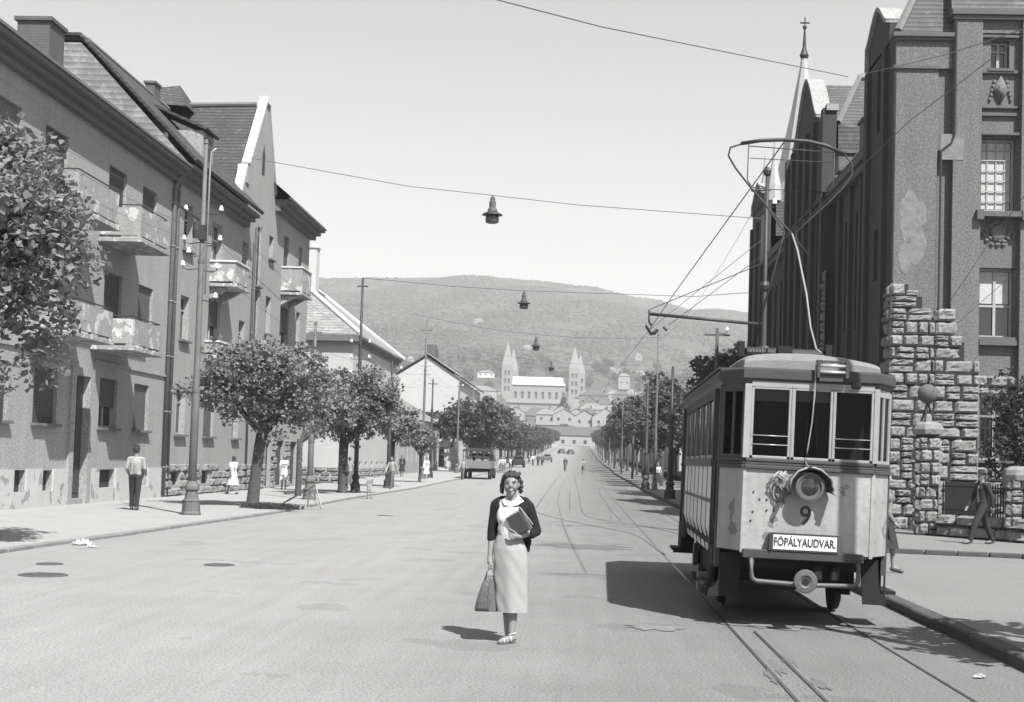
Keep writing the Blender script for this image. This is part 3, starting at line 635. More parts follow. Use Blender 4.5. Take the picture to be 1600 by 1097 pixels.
window_row(sh, Os, (1,0,0), (0,-1,0), ops, 'case', False)
MB().box(-17.6, -13.7, 151.85, 152, g0+2.55, g0+3.15).build('shop_board', M['kerbdark'], sh, world=True)
rf = MB(); rf.box(-17.8, -13.5, 151.7, 158.2, g0+6, g0+6.3); rf.build('roof', M['tile'], sh, world=True)
E_ = thing('gabled_house', (-15.2, 173, GZ(173)), 'tall house with a broad white blank gable wall facing down the street', 'house')
g0 = GZ(173); w_ = MB(); w_.prism([(-15.1,173,g0), (-23.1,173,g0), (-23.1,173,11.7), (-19.1,173,14.2), (-15.1,173,11.7)], (0, .4, 0)); facade(w_, (-15.1, 173.4, g0), U0, NX, 37, 11, [(2+k*4, 3.2+k*4, 6.2, 8.2) for k in range(9)]); w_.build('wall', M['stE'], E_, world=True)
for k in range(9): window(E_, (-15.1, 173.4, g0), U0, NX, (2+k*4, 3.2+k*4, 6.2, 8.2), 'case', .16, False)
rf = MB(); rf.slab([(-14.6,172.8,11.5), (-14.6,211,11.6), (-19.1,211,14.5), (-19.1,172.8,14.4)], .15); rf.slab([(-19.1,172.8,14.4), (-19.1,211,14.5), (-23.6,211,11.5), (-23.6,172.8,11.5)], .15); rf.build('roof', M['tile'], E_, world=True)
MB().slab([(-14.6,172.6,11.72), (-14.6,174.4,11.72), (-19.1,174.4,14.62), (-19.1,172.6,14.62)], .05).build('verge_coping', M['trimW'], E_, world=True)
q = MB(); q.box(-19.7, -18.3, 175, 176.5, 13.8, 15.9); q.box(-19.3, -18.5, 178, 180, 13.8, 15.6); q.build('chimney', M['brick'], E_, world=True)
for i, (y0, y1, ez, wm, lab) in enumerate([(214, 240, 7.0, 'stB', 'grey two storey house behind the left avenue trees, nearer one'), (244, 290, 7.6, 'stD', 'pale two storey house behind the left avenue trees'), (296, 350, 6.5, 'stE', 'white two storey house far along the left avenue'), (360, 430, 8, 'stB', 'grey house at the far end of the left avenue')]):
    rowhouse('town_house', lab, y0, y1, -15.5, 11, ez, 4, wm, 'tile', wins=6)
for i, (y0, y1, ez, wm, lab) in enumerate([(120, 150, 7.0, 'stB', 'grey house behind the right avenue trees, nearest the tram'), (156, 200, 8.2, 'stD', 'pale two storey house behind the right avenue trees'), (206, 260, 7, 'stB', 'grey two storey house further along the right avenue'), (266, 340, 7.5, 'stE', 'white house at the far end of the right avenue')]):
    rowhouse('town_house', lab, y0, y1, 11.0, 11, ez, 4, wm, 'tile', wins=6, x_side=-1)
# ------------------------------------------------------------------ the institute on the right
I = thing('institute_building', (8.9, 41.2, .15), 'large dark stuccoed public building with curved gables and rough stone corner, right of the tram', 'public building')
def fw(y): return Vector((8.9, y, 0))
NXm = (-1, 0, 0)
front = Vector((8.95, 41.2, 0)); FU, FN = (1,0,0), (0,-1,0)
XW = 22
fops = [(2.48,3.48,9.44,11.57),(2.48,3.48,5.75,7.77),(2.55,3.5,2.2,4.07),(2.72,3.25,13.6,14.45)]
for k in (1, 2): fops += [(a+5*k, b+5*k, c, d) for a, b, c, d in fops[:4]]
w_ = MB(); facade(w_, front, FU, FN, XW-8.95, 14.6, fops, .3)
w_.build('wall', M['stR'], I, world=True)
w_ = MB()
# corner buttress, proud of the wall
w_.box(8.9, 10.12, 40.98, 41.198, .15, 13.55); w_.box(8.9, 10.55, 41.06, 41.197, 13.55, 14.45); w_.box(10.55, 11.36, 40.93, 41.196, .15, 15.1); w_.box(12.5, 13.4, 40.93, 41.196, .15, 15.1); w_.box(11.36, 12.5, 41.05, 41.196, 14.62, 15.1)
w_.box(10.6, 13.35, 41.2, 42.2, 14.6, 15.1)
w_.build('pilaster', M['stR'], I, world=True, bevel=.012)
q = MB()
q.box(8.8, 10.18, 40.9, 41.19, 13.5, 13.6); q.box(8.78, 10.6, 40.88, 41.4, 14.45, 14.58); q.box(8.86, 10.58, 40.95, 41.3, 14.36, 14.45)
q.box(10.45, 13.5, 40.8, 42.2, 15.1, 15.26); q.box(10.5, 13.45, 40.87, 42.2, 14.98, 15.1)
q.box(11.38, 12.5, 41.06, 41.195, 14.5, 14.58); q.box(11.38, 12.5, 41.08, 41.195, 13.45, 13.55); q.box(11.38, 12.5, 41.08, 41.195, 12.42, 12.5); q.box(11.38, 12.5, 41.1, 41.195, 12.2, 12.3); q.box(11.38, 12.5, 41.0, 41.195, 11.62, 11.70)
q.box(11.3, 12.6, 40.78, 41.19, 9.2, 9.36); q.box(11.22, 11.42, 40.75, 41.0, 9.1, 9.4); q.box(12.5, 12.7, 40.75, 41.0, 9.1, 9.4); q.box(11.4, 12.5, 41.0, 41.19, 5.5, 5.66)
q.build('moulding', M['trimR'], I, world=True, bevel=.01)
q = MB(); q.lathe([(.24,0),(.24,.05),(.18,.08)], (11.95, 41.19, 8.8), 20, Matrix.Rotation(PI/2, 3, 'X'))
rr = random.Random(5)
for k in range(34):
    a = rr.uniform(0, 2*PI); r_ = rr.uniform(.28, .5); q.ell((11.95+r_*math.cos(a)*1.05, 41.17, 8.8+r_*.75*math.sin(a)), .07, .05, .06, 6)
q.prism([(11.95+a, 41.19, 12.98+b) for a, b in ((0,-.42),(.22,0),(0,.42),(-.22,0))][::-1], (0,-.07,0)); q.prism([(11.95+a, 41.19, 12.98+b) for a, b in ((0,-.28),(.13,0),(0,.28),(-.13,0))][::-1], (0,-.11,0))
for sx_ in (-.3, .3):
    for k in range(5): q.ell((11.95+sx_*(1-.1*k), 41.17, 12.7+k*.13), .05, .04, .07, 6)
q.build('relief_ornament', M['stR'], I, world=True, smooth=True)
fk = ['grid', 'lace', 'open', 'open']+['case']*8
for k, op in enumerate(fops): window(I, front, FU, FN, op, fk[k], .3, k > 0, sillm='trimR')
q = MB()
for k in range(8): q.box(11.52+k*.125, 11.535+k*.125, 41.21, 41.225, 2.25, 4.05)
for z in (2.5, 3.1, 3.7): q.box(11.46, 12.46, 41.2, 41.215, z, z+.03)
q.build('window_bars', M['iron'], I, world=True)
for cx_, cz_, rx_, rz_, sd in ((9.35, 9.2, .30, .75, 1), (9.6, 8.35, .22, .6, 2), (9.25, 8.0, .2, .45, 3), (9.7, 9.3, .14, .4, 4)):
    rp = random.Random(sd); n = 26; k = 0.; pt = []
    for i in range(n): k = .6*k+rp.uniform(-.12,.12); pt.append((cx_+rx_*(1+k)*math.cos(2*PI*i/n), 40.979-sd*.0015, cz_+rz_*(1+k)*math.sin(2*PI*i/n)))
    MB().prism(pt[::-1], (0, -.003, 0)).build('bare_plaster_patch', M['peel'], I, world=True)
MB().box(10.2, 10.85, 40.915, 40.925, 10.85, 11.6).build('bare_plaster_patch', M['peel'], I, world=True)
q = MB(); q.tube([(10.58, 40.88, 14.9), (10.58, 40.88, 11.6), (10.5, 40.9, 11.35), (10.2, 40.9, 11.1), (10.2, 40.9, 6.2)], .035, 6); q.build('downpipe', M['iron'], I, world=True)
def topf(u):
    x = 8.9+u
    return 7.25 if x < 9.35 else 6.9 if x < 9.75 else 6.3 if x < 10.55 else 5.6 if x < 10.95 else 4.85 if x < 11.4 else 4.6
rows = [.42,.36,.4,.3,.44,.36,.4,.32,.4,.38,.42,.34,.4,.36,.34,.4,.38,.34,.36]
st = MB(); skips = [(2.5,3.6,2.1,4.15),(7.5,8.6,2.1,4.15)]
stones(st, (8.84, 40.975, .1), FU, FN, 1.3, topf, rows, 21, (.3,.85), (.04,.13)); stones(st, (10.1, 40.928, .1), FU, FN, 1.3, lambda u: topf(u+1.25), rows, 22, (.3,.95), (.04,.12)); 
stones(st, (11.36, 41.17, .1), FU, FN, 9, lambda u: topf(u+2.5), rows, 23, (.3,1.0), (.05,.13), skip=[(.06,1.16,2.0,4.0)])
stones(st, (8.9, 41.0, .1), U0, NXm, 2.2, lambda u: 7.0 if u < .9 else 5, rows, 24, (.35,.8), (.04,.13)); stones(st, (8.9, 43.2, .1), U0, NXm, 32, lambda u: 2.0, rows, 25, (.35,.9), (.05,.14))
stones(st, (8.9, 52.3, .1), U0, NXm, 1.2, lambda u: 9.0, rows*2, 26, (.35,.6), (.05,.14))
st.build('rusticated_stonework', M['stone'], I, world=True)
q = MB()
for x0_, x1_, z1_, yb_ in ((8.89,9.35,7.2,40.975),(9.35,9.75,6.85,40.975),(9.75,10.12,6.25,40.975),(10.12,10.55,6.2,40.925),(10.55,10.95,5.55,40.925),(10.95,11.36,4.8,40.925)): q.box(x0_, x1_, yb_-.012, yb_, .1, z1_)
q.box(11.36, 11.42, 41.155, 41.168, .1, 4.5); q.box(11.42, 12.54, 41.155, 41.168, .1, 2.05); q.box(11.42, 12.54, 41.155, 41.168, 4.2, 4.55); q.box(12.54, 15.9, 41.155, 41.168, .1, 4.5)
q.build('stone_backing', M['mortar'], I, world=True)
# side towards the street
w_ = MB()
def nar(y0, pts): return [(a-y0, b-y0, c, d) for a, b, c, d in pts]
b1 = nar(41.2, [(43.1,43.6,12.2,14.2),(43.1,43.7,7.6,9.2),(42.6,43.1,3.0,5.0)])
facade(w_, fw(41.2), U0, NXm, 3.9, 14.6, b1, .3); w_.quad((8.9,45.1,0),(9.25,45.1,0),(9.25,45.1,14.6),(8.9,45.1,14.6))
b2 = nar(45.1, [(46.2,46.8,6.6,10.6),(47.9,48.5,6.6,10.6),(49.8,50.4,6.6,10.6),(46.2,46.9,2.5,4.7),(48.9,49.6,2.5,4.7)])
facade(w_, (9.25,45.1,0), U0, NXm, 7.5, 12.1, b2, .3)
w_.quad((8.9,52.6,0),(9.25,52.6,0),(9.25,52.6,15.5),(8.9,52.6,15.25))
b3 = nar(52.6, [(53.8,54.5,6.6,11.6),(55.6,56.3,6.6,11.6),(57.4,58.1,6.6,11.6),(59.2,59.9,6.6,11.6),(61,61.6,6.6,11.6),(55.6,56.3,13,15.0),(57.4,58.1,13,15.2),(59.2,59.9,13,15),(54,55,2,4.8),(57,58,2,4.8),(60,61,2,4.8)])
facade(w_, fw(52.6), U0, NXm, 9.9, 15.25, b3, .35); w_.quad((8.9,62.5,0),(9.25,62.5,0),(9.25,62.5,15.5),(8.9,62.5,15.5))
b4 = nar(62.5, [(64+k*1.9,64.7+k*1.9,6.4,10.6) for k in range(4)])
facade(w_, (9.25,62.5,0), U0, NXm, 8.0, 12.1, b4, .3)
w_.quad((8.9,70.5,0),(9.25,70.5,0),(9.25,70.5,15.2),(8.9,70.5,15.2)); b5 = nar(70.5, [(71.4,72,6.4,11),(73.6,74.2,6.4,11),(71.4,72,12.4,14)])
facade(w_, fw(70.5), U0, NXm, 4.8, 15.2, b5, .3); w_.quad((8.9,75.3,0),(20,75.3,0),(20,75.3,15.2),(8.9,75.3,15.2))
w_.quad((22,41.2,0),(22,75.3,0),(22,75.3,14.5),(22,41.2,14.5))
# curved gables
def gable(y0, y1, zb, zt, th=.5, sh=.5):
    ym = (y0+y1)/2; hw = (y1-y0)/2; P_ = [(y0, zb), (y0, zb+sh)]
    for i in range(13):
        t = i/12; P_.append((y0+hw*t, zb+sh+(zt-zb-sh)*(t*t*(3-2*t))**.8))
    for i in range(11, -1, -1):
        t = i/12; P_.append((y1-hw*t, zb+sh+(zt-zb-sh)*(t*t*(3-2*t))**.8))
    P_ += [(y1, zb+sh), (y1, zb)]
    return [(8.9, a, b) for a, b in P_]
g1 = gable(42.0, 45.1, 14.5, 16.0, sh=.7); g2 = gable(54.4, 60.6, 15.2, 17.6, sh=.2); g5 = gable(70.8, 75.2, 15.1, 16.4)
for g_, th in ((g1,.5),(g2,.5),(g5,.5)): w_.prism(g_, (th,0,0))
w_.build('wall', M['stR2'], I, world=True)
ce = MB()
for g_ in (g1, g2, g5):
    for a, b in zip(g_[1:-1], g_[2:]):
        a, b = Vector(a), Vector(b); ce.obox((a+b)/2+Vector((.22,0,.06)), (.66, (b-a).length+.02, .12), Matrix.Rotation(math.atan2(b.z-a.z, b.y-a.y), 3, 'X'))
ce.build('gable_coping', M['stA'], I, world=True)
pl = MB()
for y in (52.6, 54.9, 56.7, 58.5, 60.3, 61.9): pl.box(8.74, 8.899, y, y+.5, .2, 15.3)
for y in (42.0, 44.5, 70.5, 72.6, 74.8): pl.box(8.76, 8.899, y, y+.45, .2, 14.4)
for y in (47.1, 49.0, 51.0): pl.box(9.12, 9.249, y, y+.4, .2, 11.8)
for z in (5.6, 11.9): pl.box(8.78, 8.899, 52.6, 62.5, z, z+.2)
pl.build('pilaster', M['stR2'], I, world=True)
for (y0, x0, bb) in ((41.2,8.9,b1),(45.1,9.7,b2),(52.6,8.9,b3),(62.5,9.7,b4),(70.5,8.9,b5)):
    for op in bb: window(I, (x0,y0,0), U0, NXm, op, 'case', .3, False, 'woodD')
q = MB()
for y0, y1 in ((45.1,52.6),(62.5,70.5)): q.box(8.87, 9.3, y0+.01, y1-.01, 11.9, 12.1); q.box(9.0, 9.29, y0+.01, y1-.01, 11.65, 11.9)
q.build('cornice', M['trimR'], I, world=True)
rf = MB()
rf.slab([(8.92,44.9,12.14),(8.92,52.5,12.14),(10.6,52.5,12.8),(10.6,44.9,12.8)], -.1); rf.slab([(10.6,44.9,12.8),(10.6,52.5,12.8),(22,52.5,12.9),(22,44.9,12.9)], -.1)
rf.slab([(8.92,62.4,12.14),(8.92,70.4,12.14),(10.6,70.4,12.8),(10.6,62.4,12.8)], -.1); rf.slab([(10.6,60.6,12.8),(10.6,70.4,12.8),(22,70.4,12.9),(22,60.6,12.9)], -.1)
# cross blocks: steep slopes facing the camera, hipped at the street
rf.add([(9.38,52.7,12.3),(9.38,53.0,14.8),(10.55,55.2,17.1),(22,55.2,17.1),(22,52.7,12.3),(9.3,60.5,14.8),(10.5,59.5,17.1)], [(0,1,2,3,4),(1,5,6,2)])
rf.add([(10.55,55.2,17.1),(22,55.2,17.1),(22,57.5,18.0),(11.9,57.5,18.0),(10.5,59.5,17.1),(22,60.5,14.8)], [(0,1,2,3),(0,3,4),(4,3,2,5)])
rf.add([(9.5,70.55,13.4),(9.5,70.7,15.2),(11.2,74.0,18.4),(20,74.0,18.4),(20,70.55,13.4),(9.5,75.2,15.2)], [(0,1,2,3,4),(1,5,2)])
rf.add([(9.1,57.5,17.5),(9.1,54.6,15.2),(14,54.6,15.2),(14,57.5,17.5),(9.1,60.4,15.2),(14,60.4,15.2)], [(0,1,2,3),(0,3,5,4)])
rf.add([(9.1,43.5,15.9),(9.1,42.0,14.6),(12,42.0,14.6),(12,43.5,15.9),(9.1,45.0,14.6),(12,45.0,14.6)], [(0,1,2,3),(0,3,5,4)])
rf.add([(8.95,41.05,14.58),(10.5,41.05,14.58),(22,41.3,14.58),(22,43.6,19.2),(11.2,43.6,19.2),(9.4,45.2,14.58),(11.2,46.2,19.2),(22,46.2,19.2)], [(0,2,3,4),(0,4,6,5),(4,3,7,6)])
rf.add([(10.45,40.9,15.26),(13.5,40.9,15.26),(13.2,42.6,18.0),(10.75,42.6,18.0),(10.45,42.9,15.26),(13.5,42.9,15.26)], [(0,1,2,3),(0,3,4),(1,5,2)])
rf.build('roof', M['tileI'], I, world=True)
q = MB(); q.tube([(8.95,41.05,14.65),(11.2,43.6,19.3)], .12, 6); q.tube([(9.38,53.0,14.85),(10.55,55.2,17.18)], .11, 6); q.tube([(10.55,55.2,17.18),(14,55.2,17.18)], .08, 6); q.tube([(9.5,70.7,15.25),(11.2,74,18.45)], .12, 6); q.build('ridge_tiles', M['ridge'], I, world=True)
MB().box(9.6, 10.3, 41.9, 42.0, 15.7, 16.2).build('roof_hatch', M['metalG'], I, world=True)
q = MB(); q.box(9.05, 9.6, 46.4, 47.1, 12.4, 13.3); q.box(8.98,9.66,46.33,47.17,13.3,13.42); q.build('chimney', M['brick'], I, world=True)
q = MB(); q.box(9.0,9.55,50.6,51.3,12.5,13.15); q.box(8.92,9.63,50.52,51.38,13.15,13.27); q.build('chimney', M['stR'], I, world=True)
MB().box(8.86,9.3,52.5,52.95,15.2,15.45).build('pillar_cap', M['stA'], I, world=True)
# turret spire
cx, cy = 11.4, 75.0
sp = MB(); prof = [(2.0,14.6),(1.6,15.4),(1.35,16.4),(1.14,17.4),(.90,18.6),(.62,20.0),(.38,21.4),(.2,22.4),(.14,22.9)]
prof = [(r_*1.04, (z_-1.78)*1.0417+1.78) for r_, z_ in prof]; sp.lathe(prof, (cx, cy, 0), 8); s_ = sp.build('spire', M['spire'], I, world=True)
q = MB(); q.lathe([(.18,23.7),(.25,23.87),(.18,24.02),(.1,24.3),(.06,25.1),(.04,25.4)], (cx,cy,0), 10); q.box(cx-.03,cx+.03,cy-.03,cy+.03,25.3,25.95); q.box(cx-.25,cx+.25,cy-.03,cy+.03,25.6,25.68); q.ell((cx,cy,25.4),.12,.12,.12,8); q.build('finial_cross', M['iron'], s_, world=True)
# low pinnacles beside the spire
for (x, y) in ((9.4, 70.9), (9.4, 74.6)): MB().lathe([(.42,15.2),(.36,16.0),(.12,17.2),(.02,18.4)], (x, y, 0), 8).build('pinnacle', M['spire'], I, world=True)
# fence and gate pier
def pier(x, y, w, h, label, lamp=False):
    t = thing('fence_pier', (x, y, .15), label, 'stone pier'); q = MB(); MB().box(-w/2+.06, w/2-.06, -w/2+.06, w/2-.06, 0, h-.02).build('pier_core', M['mortar'], t)
    for (O_, U_, N_) in (((-w/2+.05,-w/2+.06,0),(1,0,0),(0,-1,0)), ((-w/2+.06,-w/2+.05,0),(0,1,0),(-1,0,0)), ((w/2-.06,-w/2+.05,0),(0,1,0),(1,0,0)), ((-w/2+.05,w/2-.06,0),(1,0,0),(0,1,0))):
        stones(q, O_, U_, N_, w-.1, lambda u: h, [.32]*int(h/.32), int(abs(x*10+N_[0]*3+N_[1])), (.3,.5), (.03,.11))
    q.build('stone_shaft', M['stone'], t)
    q = MB(); q.lathe([(w*.62, h-.12), (w*.68, h+.02), (w*.6, h+.16), (w*.3, h+.24)], (0,0,0), 8, Matrix.Rotation(PI/8, 3, 'Z')); q.build('pier_cap', M['stone'], t, bevel=.02)
    return t
pA = pier(9.15, 37.6, .62, 2.75, 'tall rough stone gate pier with a ball lamp on top')
pier(10.75, 35.15, .55, 1.62, 'short stone fence pier behind the walking soldier'); pier(13.0, 31.6, .55, 1.62, 'short stone fence pier at the right end of the fence, past the frame edge')
t = thing('pier_lamp', (9.13, 37.6, 3.14), 'round ball lamp on splayed legs standing on the tall gate pier', 'lamp')
q = MB(); q.ell((0,0,.72), .26, .26, .26, 16); q.build('globe', M['trimR'], t, smooth=True)
for a in range(3):
    MB().tube([(0,0,.5), (.12*math.cos(a*2.1), .12*math.sin(a*2.1), .2), (.22*math.cos(a*2.1), .22*math.sin(a*2.1), 0)], .03, 6).build('leg', M['iron'], t)
f0, f1 = Vector((9.45, 37.2, .15)), Vector((12.8, 31.9, .15))
t = thing('picket_fence', f0, 'dark iron picket fence on a low rough stone wall in front of the dark building', 'fence')
d = (f1-f0); n = d.length; dn = d.normalized(); nn = Vector((dn.y, -dn.x, 0))
if nn.x > 0: nn = -nn
q = MB(); stones(q, f0+nn*.12, dn, nn, n, lambda u: .6, [.3, .28], 31, (.4,1.0), (.06,.2)); q.build('stone_base', M['stone'], t, world=True)
q = MB(); q.obox(f0+d/2+Vector((0,0,.28)), (.26, n, .56), d.to_track_quat('Y','Z').to_matrix()); q.build('base_core', M['mortar'], t, world=True)
q = MB()
for k in range(int(n/.085)):
    p = f0+dn*(k*.085+.04); q.beam(p+Vector((0,0,.5)), p+Vector((0,0,1.42)), .028)
for z in (.7, 1.3): q.beam(f0+Vector((0,0,z)), f1+Vector((0,0,z)), .04)
q.build('pickets', M['iron'], t, world=True)
q = MB(); q.obox(f0+dn*.85+Vector((0,0,.95)), (.03, 1.5, .95), d.to_track_quat('Y','Z').to_matrix()); q.build('sheet_panel', M['metalG'], t, world=True)
# ------------------------------------------------------------------ cathedral and town
Ct = thing('cathedral', at(845, 655, 1150), 'large pale cathedral with long bright roof and pointed towers, at the end of the street', 'cathedral')
sc = 1150/2200
def pz(py, Y=1150, px=845): return at(px, py, Y).z
xl, xr = at(796, 600, 1150).x, at(884, 600, 1150).x
zB, zE, zR = pz(668), pz(602), pz(590)
w_ = MB(); ops = [(4+k*5.6, 6.2+k*5.6, 22, 29) for k in range(8)]
L_ = xr-xl; facade(w_, (xl, 1150, zB), (1,0,0), (0,-1,0), L_, zE-zB, ops, 1.0); w_.box(xl, xr, 1151.2, 1172, zB, zE); w_.build('wall', M['cath'], Ct, world=True)
for op in ops: MB().box(xl+op[0], xl+op[1], 1150.9, 1151.1, zB+op[2], zB+op[3]).build('window', M['winC'], Ct, world=True)
MB().add([(xl,1149,zE),(xr,1149,zE),(xr,1161,zR+1),(xl,1161,zR+1),(xl,1173,zE),(xr,1173,zE)], [(0,1,2,3),(3,2,5,4)]).build('roof', M['cathR'], Ct, world=True)
w_ = MB(); zl = pz(632); w_.box(xl-2, xr+2, 1136, 1149.9, zB, zl); w_.build('side_aisle', M['cath'], Ct, world=True)
MB().slab([(xl-2,1135,zl),(xr+2,1135,zl),(xr+2,1149.8,zl+4),(xl-2,1149.8,zl+4)], .5).build('aisle_roof', M['townRL'], Ct, world=True)
def tower(px, pyt, pys, dy, label=None):
    c = at(px, 640, 1150+dy); x = c.x; w = 8.6/2; zs = pz(pys, 1150+dy); zt = pz(pyt, 1150+dy); y = 1150+dy
    q = MB(); qq = []
    H_ = zs-zB; o_ = []
    for v in (H_-6, H_-12.5, H_-19):
        for u in (2.0, 5.0): o_.append((u, u+1.7, v-2.4, v+1.4))
    facade(q, (x-w, y-w, zB), (1,0,0), (0,-1,0), 2*w, H_, o_, .8); q.quad((x-w,y-w,zB),(x-w,y+w,zB),(x-w,y+w,zs),(x-w,y-w,zs)); q.quad((x+w,y-w,zB),(x+w,y+w,zB),(x+w,y+w,zs),(x+w,y-w,zs)); q.quad((x-w,y+w,zB),(x+w,y+w,zB),(x+w,y+w,zs),(x-w,y+w,zs))
    t_ = q.build('tower', M['cath'], Ct, world=True)
    for u in o_: MB().box(x-w+u[0], x-w+u[1], y-w+.7, y-w+.75, zB+u[2], zB+u[3]).build('belfry_opening', M['winC'], t_, world=True)
    MB().lathe([(w*1.42, zs), (w*1.1, zs+(zt-zs)*.25), (.2, zt)], (x, y, 0), 4, Matrix.Rotation(PI/4, 3, 'Z')).build('spire', M['cath'], t_, world=True)
tower(791, 535, 572, 0); tower(896, 540, 574, 0); tower(800, 546, 580, 26); tower(905, 552, 582, 26)
q = MB(); a = at(884, 600, 1150).x; q.add([(a,1146,zl),(a+22,1146,zl-9),(a+22,1166,zl-9),(a,1166,zl+4),(a,1146,zB),(a+22,1146,zB)], [(0,1,2,3),(0,4,5,1)]); q.build('apse_roof', M['cathR'], Ct, world=True)
# town houses: (px left, px right, eave y, base y, distance, roof px height, wall, roof, label)
def town(pl, pr, pe, pb, Y, rh, wm, rm, label, group=None, hip=True, chim=False):
    a = at(pl, pb, Y); b = at(pr, pb, Y); ez = at((pl+pr)/2, pe, Y).z; s = Y/2200; bz = min(a.z, b.z)-2*s; w = b.x-a.x
    t = thing('town_house', (a.x+w/2, Y, bz), label, 'house', group); dp = max(8, min(14, w*.6)); q = MB()
    nw = max(1, min(8, int(w/5))); o_ = [((k+.5)*w/nw-.7, (k+.5)*w/nw+.7, (ez-bz)*.45, (ez-bz)*.45+1.7) for k in range(nw)] if ez-bz > 3.2 and w > 5 else []
    facade(q, (a.x, Y, bz), (1,0,0), (0,-1,0), w, ez-bz, o_, .4); q.quad((a.x,Y,bz),(a.x,Y+dp,bz),(a.x,Y+dp,ez),(a.x,Y,ez)); q.quad((b.x,Y,bz),(b.x,Y+dp,bz),(b.x,Y+dp,ez),(b.x,Y,ez))
    r = rh*s; rf = MB(); i = min(w*.3, dp*.45) if hip else 0
    if not hip:
        q.add([(a.x,Y,ez),(b.x,Y,ez),((a.x+b.x)/2,Y,ez+r)], [(0,1,2)])
        m_ = (a.x+b.x)/2; rf.add([(a.x-.4,Y-.4,ez),(m_,Y-.4,ez+r+.2),(m_,Y+dp,ez+r+.2),(a.x-.4,Y+dp,ez),(b.x+.4,Y-.4,ez),(b.x+.4,Y+dp,ez)], [(0,1,2,3),(1,4,5,2)])
    else: rf.add([(a.x-.5,Y-.5,ez),(b.x+.5,Y-.5,ez),(b.x+.5,Y+dp,ez),(a.x-.5,Y+dp,ez),(a.x+i,Y+dp/2,ez+r),(b.x-i,Y+dp/2,ez+r)], [(0,1,5,4),(1,2,5),(2,3,4,5),(3,0,4)])
    q.build('wall', M[wm], t, world=True); rf.build('roof', M[rm], t, world=True)
    if o_:
        pn = MB()
        for u in o_: pn.box(a.x+u[0], a.x+u[1], Y+.3, Y+.35, bz+u[2], bz+u[3])
        pn.build('window', M['winD'], t, world=True)
    if chim: MB().box(a.x+w*.6, a.x+w*.6+1, Y+dp/2-.5, Y+dp/2+.5, ez+r*.5, ez+r+1.6).build('chimney', M['brick'], t, world=True)
    return t
town(818, 958, 680, 700, 640, 14, 'townW', 'townR', 'long low house closing the end of the street, below the cathedral')
town(836, 872, 664, 676, 700, 6, 'townG', 'townRL', 'pale roofed house just above the roof closing the street')
town(760, 838, 668, 692, 690, 10, 'townW', 'townRL', 'pale house between the left avenue trees and the end of the street')
town(925, 965, 652, 668, 760, 14, 'townW', 'townR', 'white gabled house right of the cypress below the cathedral', hip=False)
town(958, 1010, 650, 672, 800, 8, 'townG', 'townRL', 'long pale roofed house right of the white gabled one')
town(815, 872, 650, 664, 900, 14, 'townG', 'townR', 'dark roofed house directly below the cathedral nave')
town(905, 950, 618, 636, 1050, 8, 'townG', 'townR', 'dark roofed house right of the right cathedral tower')
town(905, 945, 640, 655, 900, 10, 'townW', 'townRL', 'pale house below the right cathedral tower')
town(722, 775, 610, 636, 1000, 8, 'townW', 'townRL', 'pale house left of the left cathedral tower')
town(760, 790, 636, 650, 900, 8, 'townG', 'townR', 'small dark roofed house left of the cathedral nave')
town(746, 772, 582, 588, 1350, 4, 'cathR', 'townRL', 'bright long building on the slope left of the cathedral')
town(966, 984, 588, 606, 1250, 5, 'townW', 'townRL', 'pale tall house on the slope in the gap between right avenue trees and cathedral')
rnd = random.Random(78); done = []
for _ in range(400):
    px = rnd.uniform(690, 1010); py = rnd.uniform(612, 668); Y = 760+(668-py)*9.5
    if 785 < px < 912 and py < 652: continue
    if any(abs(px-a) < 12 and abs(py-b) < 6 for a, b in done): continue
    if len(done) >= 46: break
    done.append((px, py)); z = TZ(at(px, py, Y).x, Y); pb = py
    s_ = 2200/Y; w = rnd.uniform(8, 15)*s_; hg = rnd.uniform(3.5, 6.5)*s_; t_ = rnd.choice([('townW','townR'),('townG','townR'),('townG','townRL'),('townW','townRL'),('townW','townR')])
    town(px-w/2, px+w/2, pb-hg, pb, Y, rnd.uniform(2.5, 4)*s_, t_[0], t_[1], 'small house in the crowded town below and beside the cathedral', 'crowded houses of the old town', hip=rnd.random() < .5, chim=True)
rnd = random.Random(77); hn = 0
spots = []
while len(spots) < 55:
    px = rnd.uniform(515, 1165); py = 650-150*rnd.random()**3.2
    if 776 < px < 916 and py > 560: continue
    if py > 610 and 700 < px < 1000 and rnd.random() < .4: continue
    if any(abs(px-a) < 9 and abs(py-b) < 5 for a, b in spots): continue
    spots.append((px, py))
for px, py in spots:
    Y = 1000
    while Y < 2500 and at(px, py, Y).z > TZ(at(px, py, Y).x, Y)+2: Y += 20
    if Y >= 2480: continue
    s = 2200/Y; w = rnd.uniform(7, 13)*s; hgt = rnd.uniform(3, 5)*s
    t = rnd.choice([('townW','townR'),('townW','townRL'),('townG','townR'),('townW','townRL')])
    town(px-w/2, px+w/2, py-hgt, py, Y, rnd.uniform(2.5, 4)*s, t[0], t[1], 'small pale house among the trees on the hillside above the town', 'small houses scattered on the hillside', hip=rnd.random() < .8)
